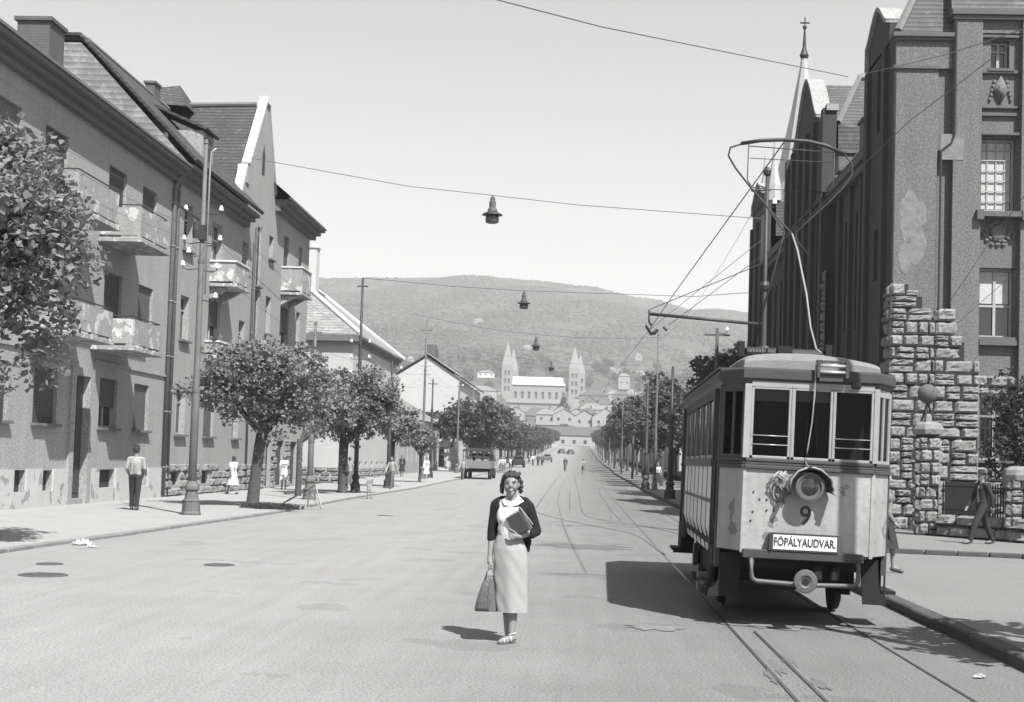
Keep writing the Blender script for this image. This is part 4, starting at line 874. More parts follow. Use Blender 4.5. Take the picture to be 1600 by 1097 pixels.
# ------------------------------------------------------------------ tram
T = thing('tram_car', (2.515, 15.8, 0), 'old pale tram car number 9 with a destination board, at the right kerb', 'tram', rz=math.radians(-.9), ry=math.radians(1.1))
TL = 8.2; hw = .94; fl = .705
def plan(ins=0, inc=0):
    f_, h = fl-ins, hw-ins
    return [(-f_, ins), (f_, ins), (h, .42+ins*.4), (h, TL-.42-ins*.4), (f_, TL-ins), (-f_, TL-ins), (-h, TL-.42-ins*.4), (-h, .42+ins*.4)]
def panel(mb, a, b, z0, z1, t=.03):
    a, b = Vector((*a, 0)), Vector((*b, 0)); d = b-a; mb.obox((a+b)/2+Vector((0,0,(z0+z1)/2)), (t, d.length, z1-z0), d.to_track_quat('Y','Z').to_matrix())
PL = plan()
fr = MB(); panel(fr, PL[0], PL[1], .84, 1.76, .025); fr.build('front_dash', M['tramP'], T, bevel=.006)
for a, b in ((0,7),(1,2),(4,3),(5,6)): q = MB(); panel(q, PL[a], PL[b], .84, 1.76); q.build('corner_panel', M['tramP'], T, bevel=.006)
q = MB(); panel(q, PL[4], PL[5], .84, 1.76); q.build('rear_dash', M['tramP'], T)
# corner joint strips and vertical mouldings
q = MB()
for p in (PL[0], PL[1], PL[4], PL[5]): q.box(p[0]-.022, p[0]+.022, p[1]-.022, p[1]+.02, .82, 1.77)
q.build('corner_strip', M['tramP'], T, bevel=.006)
# saloon sides between the platforms
y0s, y1s = 1.35, TL-1.35
for sgn in (-1, 1):
    q = MB(); x = sgn*hw
    q.box(x-.015, x+.015, y0s, y1s, 1.0, 1.76)
    q.add([(x-.015,y0s,1.0),(x-.015,y1s,1.0),(x-sgn*.09,y1s,.68),(x-sgn*.09,y0s,.68),(x+.015,y0s,1.0),(x+.015,y1s,1.0),(x-sgn*.06,y1s,.68),(x-sgn*.06,y0s,.68)], [(0,1,2,3),(4,5,6,7),(0,3,7,4),(1,2,6,5),(3,2,6,7)])
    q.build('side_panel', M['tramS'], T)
    q = MB(); n_ = 7
    for k in range(n_+1):
        y = lerp(y0s, y1s, k/n_); q.box(x+sgn*.016-.006, x+sgn*.016+.012, y-.015, y+.015, 1.0, 1.76); q.beam((x+sgn*.012,y,1.0), (x-sgn*.065,y,.68), .03, .02)
    q.box(x-.01, x+sgn*.03, y0s, y1s, 1.32, 1.36); q.build('batten', M['tramD'], T)
    q = MB(); q.box(x-.03, x+sgn*.04, y0s, y1s, 1.76, 1.86); q.build('belt_rail', M['tramD'], T, bevel=.008)
    q = MB(); nwn = 5
    for k in range(nwn+1):
        y = lerp(y0s, y1s, k/nwn); q.box(x-.03, x+.025, y-.05, y+.05, 1.86, 2.68)
    q.box(x-.028, x+.022, y0s, y1s, 2.58, 2.70); sw = q.build('side_window_frame', M['woodD'], T)
    for k in range(nwn):
        a, b = lerp(y0s, y1s, k/nwn)+.05, lerp(y0s, y1s, (k+1)/nwn)-.05
        q = MB(); q.box(x-.022, x+.016, a, a+.04, 1.87, 2.57); q.box(x-.022, x+.016, b-.04, b, 1.87, 2.57); q.box(x-.022, x+.016, a+.04, b-.04, 1.86, 1.9); c_ = q.build('sash', M['tramW'], T)
        MB().box(x-.004, x+.004, a+.04, b-.04, 1.9, 2.57).build('pane', M['tglass'], c_)
    # door pillar and step
    for (ya_, yb_) in ((.46, y0s), (y1s, TL-.46)):
        q = MB(); q.box(x-.03, x+.03, ya_-.03, ya_+.05, .62, 2.7); q.box(x-.03, x+.03, yb_-.09, yb_-.002, .62, 2.7); q.build('door_pillar', M['tramD'], T)
        q = MB(); q.box(x-.05, x+.17*sgn, ya_+.08, yb_-.12, .40, .44); q.box(x-.04, x+.0, ya_+.08, yb_-.12, .44, .84); q.build('step', M['tramU'], T)
        q = MB(); q.tube([(x, ya_+.12, .95), (x+.05*sgn, ya_+.12, 1.2), (x+.05*sgn, ya_+.12, 1.8), (x, ya_+.12, 2.0)], .014, 6); q.build('handrail', M['tramD'], T, smooth=True)
    q = MB(); q.box(x-.02, x+.02, .5, .62, 1.0, 1.9); q.build('folding_gate', M['tramD'], T)
# belt rail round the ends
for ends in ([7,0,1,2], [3,4,5,6]):
    q = MB()
    for a, b in zip(ends, ends[1:]):
        A_, B_ = Vector((*PL[a], 0)), Vector((*PL[b], 0)); d = (B_-A_).normalized(); panel(q, (A_-d*.012)[:2], (B_+d*.012)[:2], 1.755, 1.80, .09); panel(q, (A_-d*.008)[:2], (B_+d*.008)[:2], 1.80, 1.835, .06); panel(q, A_[:2], B_[:2], 1.835, 1.875, .075)
    q.build('belt_rail', M['tramD'], T, bevel=.008)
# front and rear windows
def tramwin(xa, xb, y, ysg, blind=0, bars=False):
    q = MB(); q.box(xa-.03, xa, y-.028, y+.028, 1.90, 2.665); q.box(xb, xb+.03, y-.028, y+.028, 1.90, 2.665); q.box(xa, xb, y-.027, y+.027, 1.875, 1.905); q.box(xa, xb, y-.027, y+.027, 2.645, 2.67)
    w_ = q.build('end_window', M['tramW'], T, bevel=.005); MB().box(xa, xb, y-.003, y+.003, 1.905, 2.645).build('pane', M['tglass'], w_)
    if blind: MB().box(xa+.005, xb-.005, y+.006*ysg, y+.02*ysg, 2.645-blind, 2.643).build('blind', M['blind'], w_)
    if bars:
        r_ = MB()
        for z in (2.03, 2.13): r_.tube([(xa-.01, y-.032*ysg, z), (xb+.01, y-.032*ysg, z)], .0055, 6)
        r_.build('guard_bar', M['steel'], w_, smooth=True)
for (y, sg) in ((0, 1), (TL, -1)):
    tramwin(-.635, -.25, y, sg, .13, True); tramwin(-.18, .205, y, sg, .12); tramwin(.27, .655, y, sg, 0, True)
    q = MB()
    for a, b in ((-.74,-.665),(-.22,-.21),(.235,.24),(.685,.745)): q.box(a, b, y-.036, y+.036, 1.875, 2.70)
    q.box(-.665, .685, y-.03, y+.03, 2.67, 2.74); q.build('end_post', M['tramW'], T, bevel=.006)
for a, b in ((0,7),(1,2),(4,3),(5,6)):
    A_, B_ = Vector((*PL[a], 0)), Vector((*PL[b], 0)); q = MB(); d = B_-A_
    for t0, t1 in ((.06,.14),(.46,.54),(.88,1.0)): panel(q, (A_+d*t0)[:2], (A_+d*t1)[:2], 1.875, 2.68, .04)
    panel(q, (A_+d*.14)[:2], (A_+d*.88)[:2], 2.62, 2.70, .036); panel(q, (A_+d*.14)[:2], (A_+d*.88)[:2], 1.875, 1.91, .036)
    c_ = q.build('corner_window_frame', M['tramD' if a in (0, 5) else 'tramW'], T); q = MB(); panel(q, (A_+d*.12)[:2], (A_+d*.9)[:2], 1.9, 2.64, .006); q.build('pane', M['tglass'], c_)
# eaves board
def ring(mb, ins0, z0, ins1, z1, t=None):
    A_, B_ = plan(ins0), plan(ins1); n = len(A_)
    for i in range(n): mb.quad((*A_[i], z0), (*A_[(i+1)%n], z0), (*B_[(i+1)%n], z1), (*B_[i], z1))
q = MB(); ring(q, .0, 2.69, -.03, 2.735); ring(q, -.03, 2.735, -.05, 2.75); q.build('eaves_moulding', M['tramD'], T)
q = MB(); ring(q, -.05, 2.75, -.06, 2.765); ring(q, -.06, 2.765, -.055, 2.86); ring(q, -.055, 2.86, -.02, 2.885); ring(q, -.02, 2.885, .2, 2.90); q.build('fascia', M['tramF'], T)
# raised roof shell
q = MB(); n = 18; sec = []
ysx = [.05, .08, .3, .6, 1.1, 2, 4, TL-2, TL-1.1, TL-.6, TL-.3, TL-.08, TL-.05]
hs = [.10, .17, .20, .225, .24, .245, .25, .245, .24, .225, .20, .17, .10]
for y, h in zip(ysx, hs):
    row = []
    for k in range(n+1):
        t = k/n; a = PI*t; x = -.76*math.cos(a); z = 2.885+h*min(1, (max(0, math.sin(a))**.38))*(1-.28*max(0, x/.76)**1.5)+(.0 if h else 0)
        row.append((x, y, z))
    sec.append(row)
for i in range(len(sec)-1):
    for k in range(n): q.quad(sec[i][k], sec[i][k+1], sec[i+1][k+1], sec[i+1][k])
q.quad(*[(p[0],p[1],2.88) for p in (sec[0][0], sec[0][-1])], *sec[0][::-1]); q.quad(*[(p[0],p[1],2.88) for p in (sec[-1][0], sec[-1][-1])], *sec[-1][::-1])
q.build('canvas_roof', M['tramR'], T, split=False)
q = MB()
for x in (-.9, .9): q.box(x-.1, x+.1, .5, TL-.5, 2.885, 2.905)
q.build('roof_gangway', M['tramD'], T)
# underframe, bumper, buffer
q = MB(); q.box(-.70, .62, -.10, .06, .77, .87); q.build('bumper_beam', M['tramF'], T, bevel=.01)
q = MB(); q.box(-.70, .62, TL-.06, TL+.08, .77, .87); q.build('bumper_beam', M['tramF'], T, bevel=.01)
q = MB(); q.box(-.62, .62, .1, TL-.1, .66, .80); q.box(-.7,.7,.9,TL-.9,.45,.66); q.box(-.93,.93,.5,TL-.5,.80,.86); q.box(-.05,.05,-.12,.2,.5,.62); q.box(-.75,-.66,1.4,TL-1.4,.30,.62); q.box(.66,.75,1.4,TL-1.4,.30,.62); q.build('underframe', M['tramU'], T)
q = MB(); q.box(-.66,.66,.1,TL-.1,.86,.9); q.box(-.89,.89,.5,TL-.5,.862,.898); q.build('floor', M['tramI'], T)
q = MB(); q.box(-.9,-.3,1.38,1.43,.9,2.7); q.box(.3,.9,1.38,1.43,.9,2.7); q.box(-.3,.3,1.38,1.43,2.45,2.7); q.box(-.9,-.3,TL-1.43,TL-1.38,.9,2.7); q.box(.3,.9,TL-1.43,TL-1.38,.9,2.7); q.build('bulkhead', M['tramI'], T)
q = MB(); q.box(-.9,-.5,1.6,TL-1.6,.9,1.35); q.box(.5,.9,1.6,TL-1.6,.9,1.35); q.box(-.9,-.82,1.6,TL-1.6,1.35,1.8); q.box(.82,.9,1.6,TL-1.6,1.35,1.8); q.build('bench', M['tramI'], T)
q = MB(); q.box(-.14,.14,.14,.4,.9,1.85); q.lathe([(.16,1.85),(.16,1.9),(.06,1.93)],(0,.27,0),14); q.build('controller', M['tramI'], T)
q = MB(); q.box(-.66,.66,.1,TL-.1,2.70,2.74); q.box(-.88,.88,.5,TL-.5,2.702,2.738); q.build('ceiling', M['tramI'], T)
RX = Matrix.Rotation(PI/2, 3, 'X')
for yy_ in (-.24, TL+.24):
    q = MB(); s_ = -1 if yy_ < 0 else 1
    q.lathe([(.055,0),(.06,.02),(.125,.03),(.13,.045),(.12,.06),(.07,.066),(.045,.05)], (-.03, yy_-.0, .56), 24, RX if s_ < 0 else RX.inverted()); b_ = q.build('buffer', M['metalG'], T, smooth=False)
    MB().tube([(-.03, yy_-.061*1, .56), (-.03, yy_+.0, .56)] if s_ < 0 else [(-.03, yy_, .56), (-.03, yy_+.061, .56)], .04, 12).build('socket', M['tramU'], b_)
    MB().tube([(-.03, yy_, .56), (-.03, yy_-s_*.4, .58)], .045, 8).build('buffer_stem', M['tramU'], T)
q = MB(); yb = -.13; q.tube([(-.60,yb+.1,.80),(-.60,yb,.72),(-.60,yb,.60),(-.585,yb,.55),(-.54,yb,.525),(-.15,yb-.03,.515),(.1,yb-.03,.515),(.50,yb,.525),(.545,yb,.55),(.56,yb,.60),(.56,yb,.72),(.56,yb+.1,.80)], .026, 8); q.build('guard_bar', M['metalG'], T, smooth=True)
for x, w in ((.14,.16),(.33,.12)): MB().box(x-.05, x+.05, -.02, .18, .55, .72).build('coupling_hose_box', M['tramU'], T, bevel=.02)
# life guards and mud flaps
def flap(x0, x1, y, sgn):
    q = MB(); q.prism([(x0,y,.80),(x1,y,.80),(x1+sgn*.02,y,.5),(x1+sgn*.05,y,.42),(x1+sgn*.12,y,.38),(x1+sgn*.14,y,.30),(x0+sgn*.05,y,.30)], (0,.03,0)); q.build('life_guard', M['tramU'], T)
flap(.64, .84, .25, 1); flap(-.66, -.90, .30, -1); flap(.64, .84, TL-.25, 1); flap(-.66, -.90, TL-.25, -1)
q = MB(); q.tube([(-.97,.5,.62),(-1.02,.6,.3),(-1.05,1.6,.28),(-1.06,2.4,.28),(-1.02,3.0,.34)], .035, 6); q.tube([(.97,.5,.8),(.97,.5,.36)], .012, 6); q.build('step_rail', M['tramU'], T)
q = MB(); q.box(-1.08,-.80,1.0,2.2,.26,.3); q.box(-1.1,-.94,.95,1.2,.28,.50); q.build('sand_box', M['metalG'], T)
for y in (2.35, 5.5):
    for x in (-.715, .715):
        q = MB(); My = Matrix.Rotation(PI/2, 3, 'Y'); q.lathe([(.40,-.05),(.40,-.035),(.36,-.03),(.36,.03),(.34,.045),(.1,.05),(.1,.09)] if x > 0 else [(.1,-.09),(.1,-.05),(.34,-.045),(.36,-.03),(.36,.03),(.40,.035),(.40,.05)], (x, y, .395), 28, My); wh = q.build('wheel', M['tramU'], T)
        MB().box(x-.03+(.12 if x > 0 else -.12), x+.03+(.12 if x > 0 else -.12), y-.14, y+.14, .28, .6).build('axle_box', M['tramF'], wh)
    MB().tube([(-.7,y,.39),(.7,y,.39)], .06, 10).build('axle', M['tramU'], T)
# headlamp with leather hood, ropes, number, board
q = MB(); q.lathe([(.10,0),(.135,.05),(.14,.16),(.155,.17),(.155,.19),(.13,.195),(.12,.17)], (-.01,-.012,1.585), 28, RX); hl = q.build('headlamp', M['metalG'], T, smooth=False)
MB().lathe([(.12,.15),(.09,.175),(.001,.185)], (-.01,-.012,1.585), 24, RX).build('lens', M['lens'], hl, smooth=True)
q = MB(); n = 20; ro = []
for (r, y) in ((.20,-.01),(.225,-.10),(.235,-.25)):
    ro.append([(-.01+r*1.08*math.cos(math.radians(-12+204*k/n))*(1+.04*math.sin(k*2.1)), y, 1.575+r*math.sin(math.radians(-12+204*k/n))*.93) for k in range(n+1)])
ri = [[(p[0]+(-.01-p[0])*.06, p[1], p[2]+(1.575-p[2])*.06) for p in row] for row in ro]
for R_ in (ro, ri):
    for i in range(2):
        for k in range(n): q.quad(R_[i][k], R_[i][k+1], R_[i+1][k+1], R_[i+1][k])
for k in range(n): q.quad(ro[2][k], ro[2][k+1], ri[2][k+1], ri[2][k])
q.quad(ro[0][0], ro[2][0], (.28,-.24,1.50), (.25,-.05,1.52)); q.quad(ro[0][n], ro[2][n], (-.30,-.2,1.47), (-.26,-.05,1.5))
q.build('hood', M['leather'], hl)
q = MB(); q.tube([(-.235,-.25,1.54),(-.22,-.252,1.66),(-.15,-.255,1.75),(-.06,-.258,1.795),(.02,-.258,1.80),(.1,-.256,1.775),(.18,-.25,1.71)], .012, 6); q.build('hood_rim', M['rope'], hl, smooth=True)
q = MB(); rr = random.Random(4)
for k in range(9):
    x0 = -.36+rr.uniform(-.05,.06); q.tube([(x0+.06, -.03, 1.75-rr.uniform(0,.03)), (x0+rr.uniform(-.05,.05), -.05-rr.random()*.03, 1.66), (x0-.03+rr.uniform(-.04,.06), -.05, 1.55), (x0+rr.uniform(-.04,.1), -.04, 1.42+rr.uniform(-.06,.06)), (x0+rr.uniform(-.02,.14), -.035, 1.50)], .009, 6)
for k in range(5): q.tube([(-.32+rr.uniform(-.04,.04),-.07,1.72-k*.03),(-.24,-.10,1.64-k*.02),(-.18,-.13,1.60+rr.uniform(-.04,.05))], .008, 6)
q.tube([(-.34+.05*math.cos(a/10*2*PI), -.05, 1.50+.09*math.sin(a/10*2*PI)) for a in range(10)], .009, 6, closed=True)
q.build('coiled_rope', M['rope'], T, smooth=True)
def letters(txt, size, loc, mt, parent, sx=1.0, thick=.002):
    c = bpy.data.curves.new('lettering', 'FONT'); c.body = txt; c.size = size; c.align_x = 'CENTER'; c.align_y = 'CENTER'; c.extrude = thick; c.offset = size*.012
    o = bpy.data.objects.new('tmp', c); COL.objects.link(o); bpy.context.view_layer.update()
    me = bpy.data.meshes.new_from_object(o.evaluated_get(bpy.context.evaluated_depsgraph_get())); bpy.data.objects.remove(o)
    for v_ in me.vertices:
        x, y, z = v_.co; v_.co = (loc[0]+x*sx, loc[1]-z, loc[2]+y)
    me.materials.clear(); me.materials.append(mt); o = bpy.data.objects.new('lettering', me); COL.objects.link(o); o.parent = parent; return o
q = MB(); q.box(-.40,.335,-.11,-.095,.865,1.065); q.box(-.42,-.39,-.12,-.03,.87,1.06); bd = q.build('destination_board', M['ink'], T)
MB().box(-.375,.32,-.116,-.111,.885,1.045).build('board_face', M['signW'], bd)
letters('FÖPÁLYAUDVAR.', .125, (-.03,-.120,.965), M['ink'], bd, .70)
letters('9', .30, (-.02,-.016,1.255), M['nine'], T, .9)
# bow collector
q = MB()
for x in (-.5, .5): q.box(x-.03, x+.03, 2.2, 4.4, 3.13, 3.19)
for y in (2.3, 4.3): q.box(-.6, .6, y-.04, y+.04, 3.09, 3.14)
q.build('collector_base', M['tramU'], T)
for xs in (-1, 1): q = MB(); q.tube([(xs*.10, 2.6, 3.27), (xs*.48, 2.6, 3.27)], .06, 12); [q.tube([(xs*(.12+.04*k), 2.6, 3.27), (xs*(.135+.04*k), 2.6, 3.27)], .072, 12) for k in range(9)]; q.build('collector_spring', M['iron'], T)
q = MB(); q.box(-.09,.09,2.5,2.7,3.18,3.36); q.tube([(-.6,2.6,3.3),(.6,2.6,3.3)], .02, 6); q.box(-.6,-.52,2.5,2.7,3.2,3.4); q.box(.52,.6,2.5,2.7,3.2,3.4); q.build('collector_bearing', M['tramU'], T)
bow = MB()
yb = 2.7; left = [(-.35,yb,3.3),(-.22,yb,3.9),(.10,yb,4.75),(.02,yb,4.95),(-.22,yb,5.2),(-.46,yb,5.45),(-.64,yb,5.66),(-.71,yb,5.82),(-.62,yb,5.97),(-.40,yb,6.03),(0,yb,6.08)]
left = [(-.40,yb,3.3),(-.1,yb,4.35),(.08,yb,4.8),(-.08,yb,4.98),(-.30,yb,5.22),(-.52,yb,5.46),(-.70,yb,5.68),(-.80,yb,5.84),(-.78,yb,5.96),(-.64,yb,6.02),(-.4,yb,6.05),(0,yb,6.08)]
full = left+[(-p[0]+.0, p[1], p[2]) for p in left[-2::-1]]
bow.tube([(-.4,yb,3.3),(-.05,yb,4.88),(-.30,yb,5.22),(-.52,yb,5.46),(-.72,yb,5.70),(-.82,yb,5.86),(-.80,yb,5.97),(-.64,yb,6.03)], .013, 8)
bow.tube([(.4,yb,3.3),(.1,yb,4.88),(.30,yb,5.08),(.50,yb,5.28),(.70,yb,5.50),(.80,yb,5.68),(.79,yb,5.82),(.68,yb,5.94)], .012, 8)
bow.tube([(-.3,yb,5.22),(.05,yb,4.86),(.30,yb,4.55)], .010, 6)
b_ = bow.build('collector_bow', M['iron'], T, smooth=True)
q = MB(); q.tube([(-.66,yb,6.03),(-.4,yb,6.08),(-.1,yb,6.10),(.2,yb,6.09),(.45,yb,6.04),(.70,yb,5.94)], .026, 8); q.tube([(-.56,yb,6.0),(.66,yb,5.95)], .007, 6); q.build('contact_strip', M['iron'], b_, smooth=True)
q = MB(); q.tube([(-.56,yb,6.02),(-.56,yb,5.55),(-.5,yb,5.46),(-.4,yb,5.44),(.50,yb,5.42),(.56,yb,5.5),(.56,yb,5.97)], .008, 6); q.tube([(-.56,yb,5.84),(.56,yb,5.82)], .005, 6); q.build('trailing_bow', M['iron'], b_, smooth=True)
q = MB(); q.tube([(.05,yb,4.86),(.09,2.4,4.6),(.13,1.7,3.95),(.14,1.3,3.5),(.16,.9,3.2),(.16,.1,3.03),(.02,-.09,2.93),(.015,-.10,2.6),(.0,-.09,2.3),(-.03,-.06,2.0),(-.05,-.06,1.85),(-.01,-.13,1.79)], [.013]*3+[.011]*5+[.008]*4, 6); q.build('collector_rope', M['rope'], T, smooth=True)
q = MB(); 
for z in (2.86, 2.93): q.tube([(.04,-.12,z),(.36,-.12,z)], .018, 8)
q.build('bright_rod', M['steel'], T, smooth=True)
q = MB(); q.box(.03,.06,-.14,-.05,2.80,2.99); q.box(.34,.38,-.14,-.05,2.80,2.99); q.box(.06,.34,-.10,-.06,2.76,2.84); q.box(.02,.38,-.12,-.05,2.97,2.99); q.build('lamp_bracket', M['tramD'], T)
q = MB(); q.lathe([(.04,0),(.06,.03),(.05,.07),(.01,.08)], (.48,-.03,2.69), 10); q.build('bell', M['tramD'], T)
q = MB()
for x, z in ((-.60,1.5),(-.53,1.42),(-.60,1.28),(-.45,1.42),(-.45,1.30),(-.37,1.33),(-.37,1.30),(-.62,1.18)): q.lathe([(.012,0),(.012,.008)], (x,-.013,z), 8, RX)
q.build('rivet', M['ink'], T)
# ------------------------------------------------------------------ poles
def insul(par, x, z, s=1, y=0):
    q = MB(); q.tube([(0,y,z-.06),(x*.7,y,z-.10),(x,y,z-.06),(x,y,z+.02)], .014, 6); a_ = q.build('insulator_arm', M['iron'], par, smooth=True)
    MB().lathe([(.02*s,0),(.062*s,.01),(.066*s,.05),(.045*s,.06),(.05*s,.10),(.034*s,.115),(.034*s,.14),(.01,.15)], (x,y,z), 12).build('insulator', M['porc'], a_, smooth=True)
def pole(x, y, h, label, r=.13, mk='poleL', base=True, ins=(), cross=(), cap=False, group=None, side=1, name='street_pole', base_h=.9):
    t = thing(name, (x, y, GZ(y)+.06 if abs(x) > 8 else GZ(y)+.12), label, 'pole', group)
    MB().tube([(0,0,0),(0,0,h*.33),(0,0,h*.335),(0,0,h*.68),(0,0,h*.685),(0,0,h)], [r,r*.92,r*.78,r*.7,r*.58,r*.45], 12).build('shaft', M[mk], t, smooth=True)
    q = MB()
    for k in (.332, .682): q.tube([(0,0,h*k-.05),(0,0,h*k+.05)], r*1.02 if k < .5 else r*.82, 12)
    q.build('collar', M[mk], t)
    if base: MB().lathe([(r*2.3,0),(r*2.35,.05),(r*2.1,.10),(r*2.0,.34),(r*2.15,.38),(r*1.6,.44),(r*1.3,.62),(r*1.75,.68),(r*1.7,.76),(r*1.25,.84),(r*1.0,base_h)], (0,0,0), 8, Matrix.Rotation(PI/8,3,'Z')).build('pedestal', M['iron'] if mk != 'poleL' else M[mk], t)
    for (dx, z) in ins: insul(t, dx, z)
    for z, w in cross: MB().beam((-w/2,0,z), (w/2,0,z), .05, .06).build('crossarm', M[mk], t)
    if cap: MB().lathe([(.02,h),(.07,h+.02),(.05,h+.1),(.02,h+.14)], (0,0,0), 10).build('cap', M[mk], t)
    return t
P1 = pole(-10.27, 37.1, 9.95, 'tall grey street pole with white insulators standing nearest on the left pavement', .115, ins=[(-.48,8.15),(.48,8.15),(-.50,7.35),(.48,7.35),(-.36,7.0),(-.50,6.65),(.42,6.6),(.42,5.8)], cap=True)
q = MB(); q.beam((-.1,0,7.9),(-.55,-.9,8.2),.05); q.beam((.1,0,7.2),(.5,0,7.22),.03); q.box(-.09,.09,-.12,.12,7.35,7.75); q.lathe([(.09,7.4),(.11,7.6),(.09,7.8)],(-.16,-.05,0),10); q.build('switch_box', M['iron'], P1)
q = MB(); q.tube([(.13,0,5.9),(.13,0,9.3),(.15,0,9.75),(.28,0,9.84)], .024, 8); q.build('conduit', M['gutter'], P1, smooth=True)
pole(-10.1, 52.67, 6.6, 'short thick street pole between the first and second left trees', .12, 'poleL', cross=[(6.3,.5)], cap=True)
pole(-10.2, 64.2, 9.9, 'tall dark street pole with insulators rising above the second left tree', .11, 'iron', ins=[(-.42,6.9),(.42,6.9),(-.42,6.2),(.42,6.2),(-.42,5.5),(.42,5.5)], cross=[(9.5,.5)])
pole(-10.34, 76.27, 6.9, 'short dark street pole right of the second left tree', .12, 'iron', ins=[(.5,6.5)], cross=[(6.6,.3)])
pole(-11.6, 103.9, 11.8, 'tall pole with stacked insulators in front of the white gable', .12, 'poleL', ins=[(-.4,8.4),(.4,8.4),(-.4,7.8),(.4,7.8)], cross=[(11,.9)])
pole(-11.4, 107.7, 7.6, 'short dark pole close beside the tall one before the white gable', .12, 'iron', cross=[(7.2,.8)])
pole(-11.76, 135.3, 11.4, 'slender pale pole just left of the truck', .12, 'poleL', ins=[(-.35,8.4),(.35,8.4)])
pole(4.49, 69.75, 6.4, 'short dark pole on the right kerb nearest the tram rear', .14, 'iron', cap=True)
pole(4.75, 88.7, 9.7, 'tall slender grey pole on the right kerb behind the short dark one', .10, 'poleL', cap=True)
pole(4.25, 90.2, 6.8, 'second short dark pole on the right kerb, left of the tall slender one', .14, 'iron')
pole(4.8, 50.5, 6.6, 'dark wooden pole with a short crossarm behind the tram roof', .12, 'poleD', base=False, ins=[(.35,6.5)], cross=[(6.35,.9)])
for i in range(8):
    y = 150+i*34
    pole(-11.5, y, 9, 'distant grey pole among the left avenue trees', .1, 'poleL', base=False, group='distant poles along the left avenue')
    pole(4.9, y-20, 8.6, 'distant grey pole among the right avenue trees', .1, 'poleL', base=False, group='distant poles along the right avenue')
P2 = pole(4.6, 36.0, 9.2, 'tall dark tram wire pole with a long bracket arm rising beside the dark building', .10, 'iron', ins=[(.2, 8.4)])
q = MB(); q.lathe([(.03,9.1),(.09,9.16),(.1,9.25),(.05,9.34),(.01,9.36)],(0,0,0),12); q.tube([(-.35,0,8.75),(.1,0,8.75)], .02, 6); q.ell((-.36,0,8.75),.05,.05,.05,8); q.build('finial', M['iron'], P2)
q = MB(); q.tube([(0,0,5.30),(-2.92,0,5.50)], .042, 8); q.tube([(-2.92,0,5.6),(-2.92,0,5.3),(-2.85,0,5.2)], .03, 6); ba = q.build('bracket_arm', M['iron'], P2, smooth=True)
q = MB(); q.tube([(-2.9,0,5.62),(0,0,6.9)], .012, 6); q.build('stay_rod', M['iron'], ba)
q = MB(); q.lathe([(.17,4.3),(.2,4.4),(.15,4.5),(.2,4.6),(.14,4.75)],(0,0,0),12); q.lathe([(.12,6.2),(.14,6.3),(.1,6.4)],(0,0,0),10); q.build('collar_ornament', M['iron'], P2)
pole(4.72, 12.9, 9.6, 'street pole outside the right frame edge, its shadow falling across the tram front', .12, 'iron')
# ------------------------------------------------------------------ wires and hanging lamps
def sag(a, b, s, n=14):
    a, b = Vector(a), Vector(b); return [a.lerp(b, i/n)-Vector((0,0,s*4*(i/n)*(1-i/n))) for i in range(n+1)]
def wire(pts, r=.008, label=None, name='overhead_wire', group='overhead wires across the street'):
    o = MB().tube(pts, r, 5).build(name, M['wire']); put(o, label, 'wire'); return o
def lamp(x, y, z, s, label):
    t = thing('street_lamp', (x, y, z-.62*s), label, 'street lamp', 'lamps hanging on span wires over the street')
    q = MB(); q.tube([(0,0,.62*s),(0,0,.5*s)], .02*s, 6); q.lathe([(.03*s,.60*s),(.055*s,.56*s),(.055*s,.50*s),(.075*s,.48*s),(.07*s,.34*s),(.10*s,.32*s),(.11*s,.26*s)], (0,0,0), 14); q.build('housing', M['metalG'], t)
    q = MB(); q.lathe([(.10*s,.26*s),(.22*s,.20*s),(.23*s,.18*s),(.11*s,.19*s)], (0,0,0), 18); q.build('lamp_shade', M['iron'], t)
    q = MB(); q.lathe([(.13*s,.18*s),(.15*s,.10*s),(.14*s,.02*s),(.09*s,0)], (0,0,0), 16); q.build('globe', M['metalG'], t, smooth=True)
    return t
w1 = [(-10.27,37.1,9.93),(-8.88,37,9.62),(-4.72,36.9,8.95),(-2.47,36.7,8.72),(-.28,36.6,8.5),(4.6,36.1,8.15)]
wire(w1, .010, 'long sagging span wire from the tall left pole carrying the nearest hanging lamp'); lamp(-2.47, 36.7, 8.72, 1.2, 'largest and nearest hanging street lamp above the middle of the road')
wire([(-10.2,64.2,9.95),(-6.2,64,9.65),(-2.8,64,9.52),(5,64,9.45),(9.6,64,9.9)], .014, 'second span wire running from the tall dark left pole, carrying the second lamp'); lamp(-2.73, 64, 9.52, 1.35, 'second hanging street lamp in front of the wooded hill')
wire(sag((-10.9,90,11),(5,88.7,9.8),.6), .014, 'third span wire in front of the hill, carrying the third lamp'); lamp(-2.97, 89.6, 9.7, 1.45, 'third hanging street lamp just above the cathedral roof level')
wire(sag((-11.6,120,11.6),(4.9,120,10.2),.6), .014, 'fourth span wire carrying the farthest lamp'); lamp(-2.6, 120, 10.35, 1.45, 'farthest and smallest hanging street lamp right of the cathedral nave')
wire([(1.68,36,5.2),(2.0,30,5.55),(2.62,18.6,6.14)], .010, 'tram contact wire running from the bracket arm to the collector bow', 'contact_wire')
wire([(1.68,36,5.2),(1.2,60,5.3),(1.0,88,5.4),(1.0,150,5.8)], .007, 'tram contact wire running away down the street', 'contact_wire')
q = MB(); q.tube([(1.60,35.9,5.3),(1.75,36.1,5.1)], .035, 6); q.tube([(1.9,36.3,5.22),(1.8,36.0,5.12)], .05, 6); q.tube([(2.05,36.0,5.30),(2.15,36.0,5.2)], .04, 6); put(q.build('wire_clamp', M['iron']), 'dark clamp where the contact wires meet under the bracket arm', 'wire clamp')
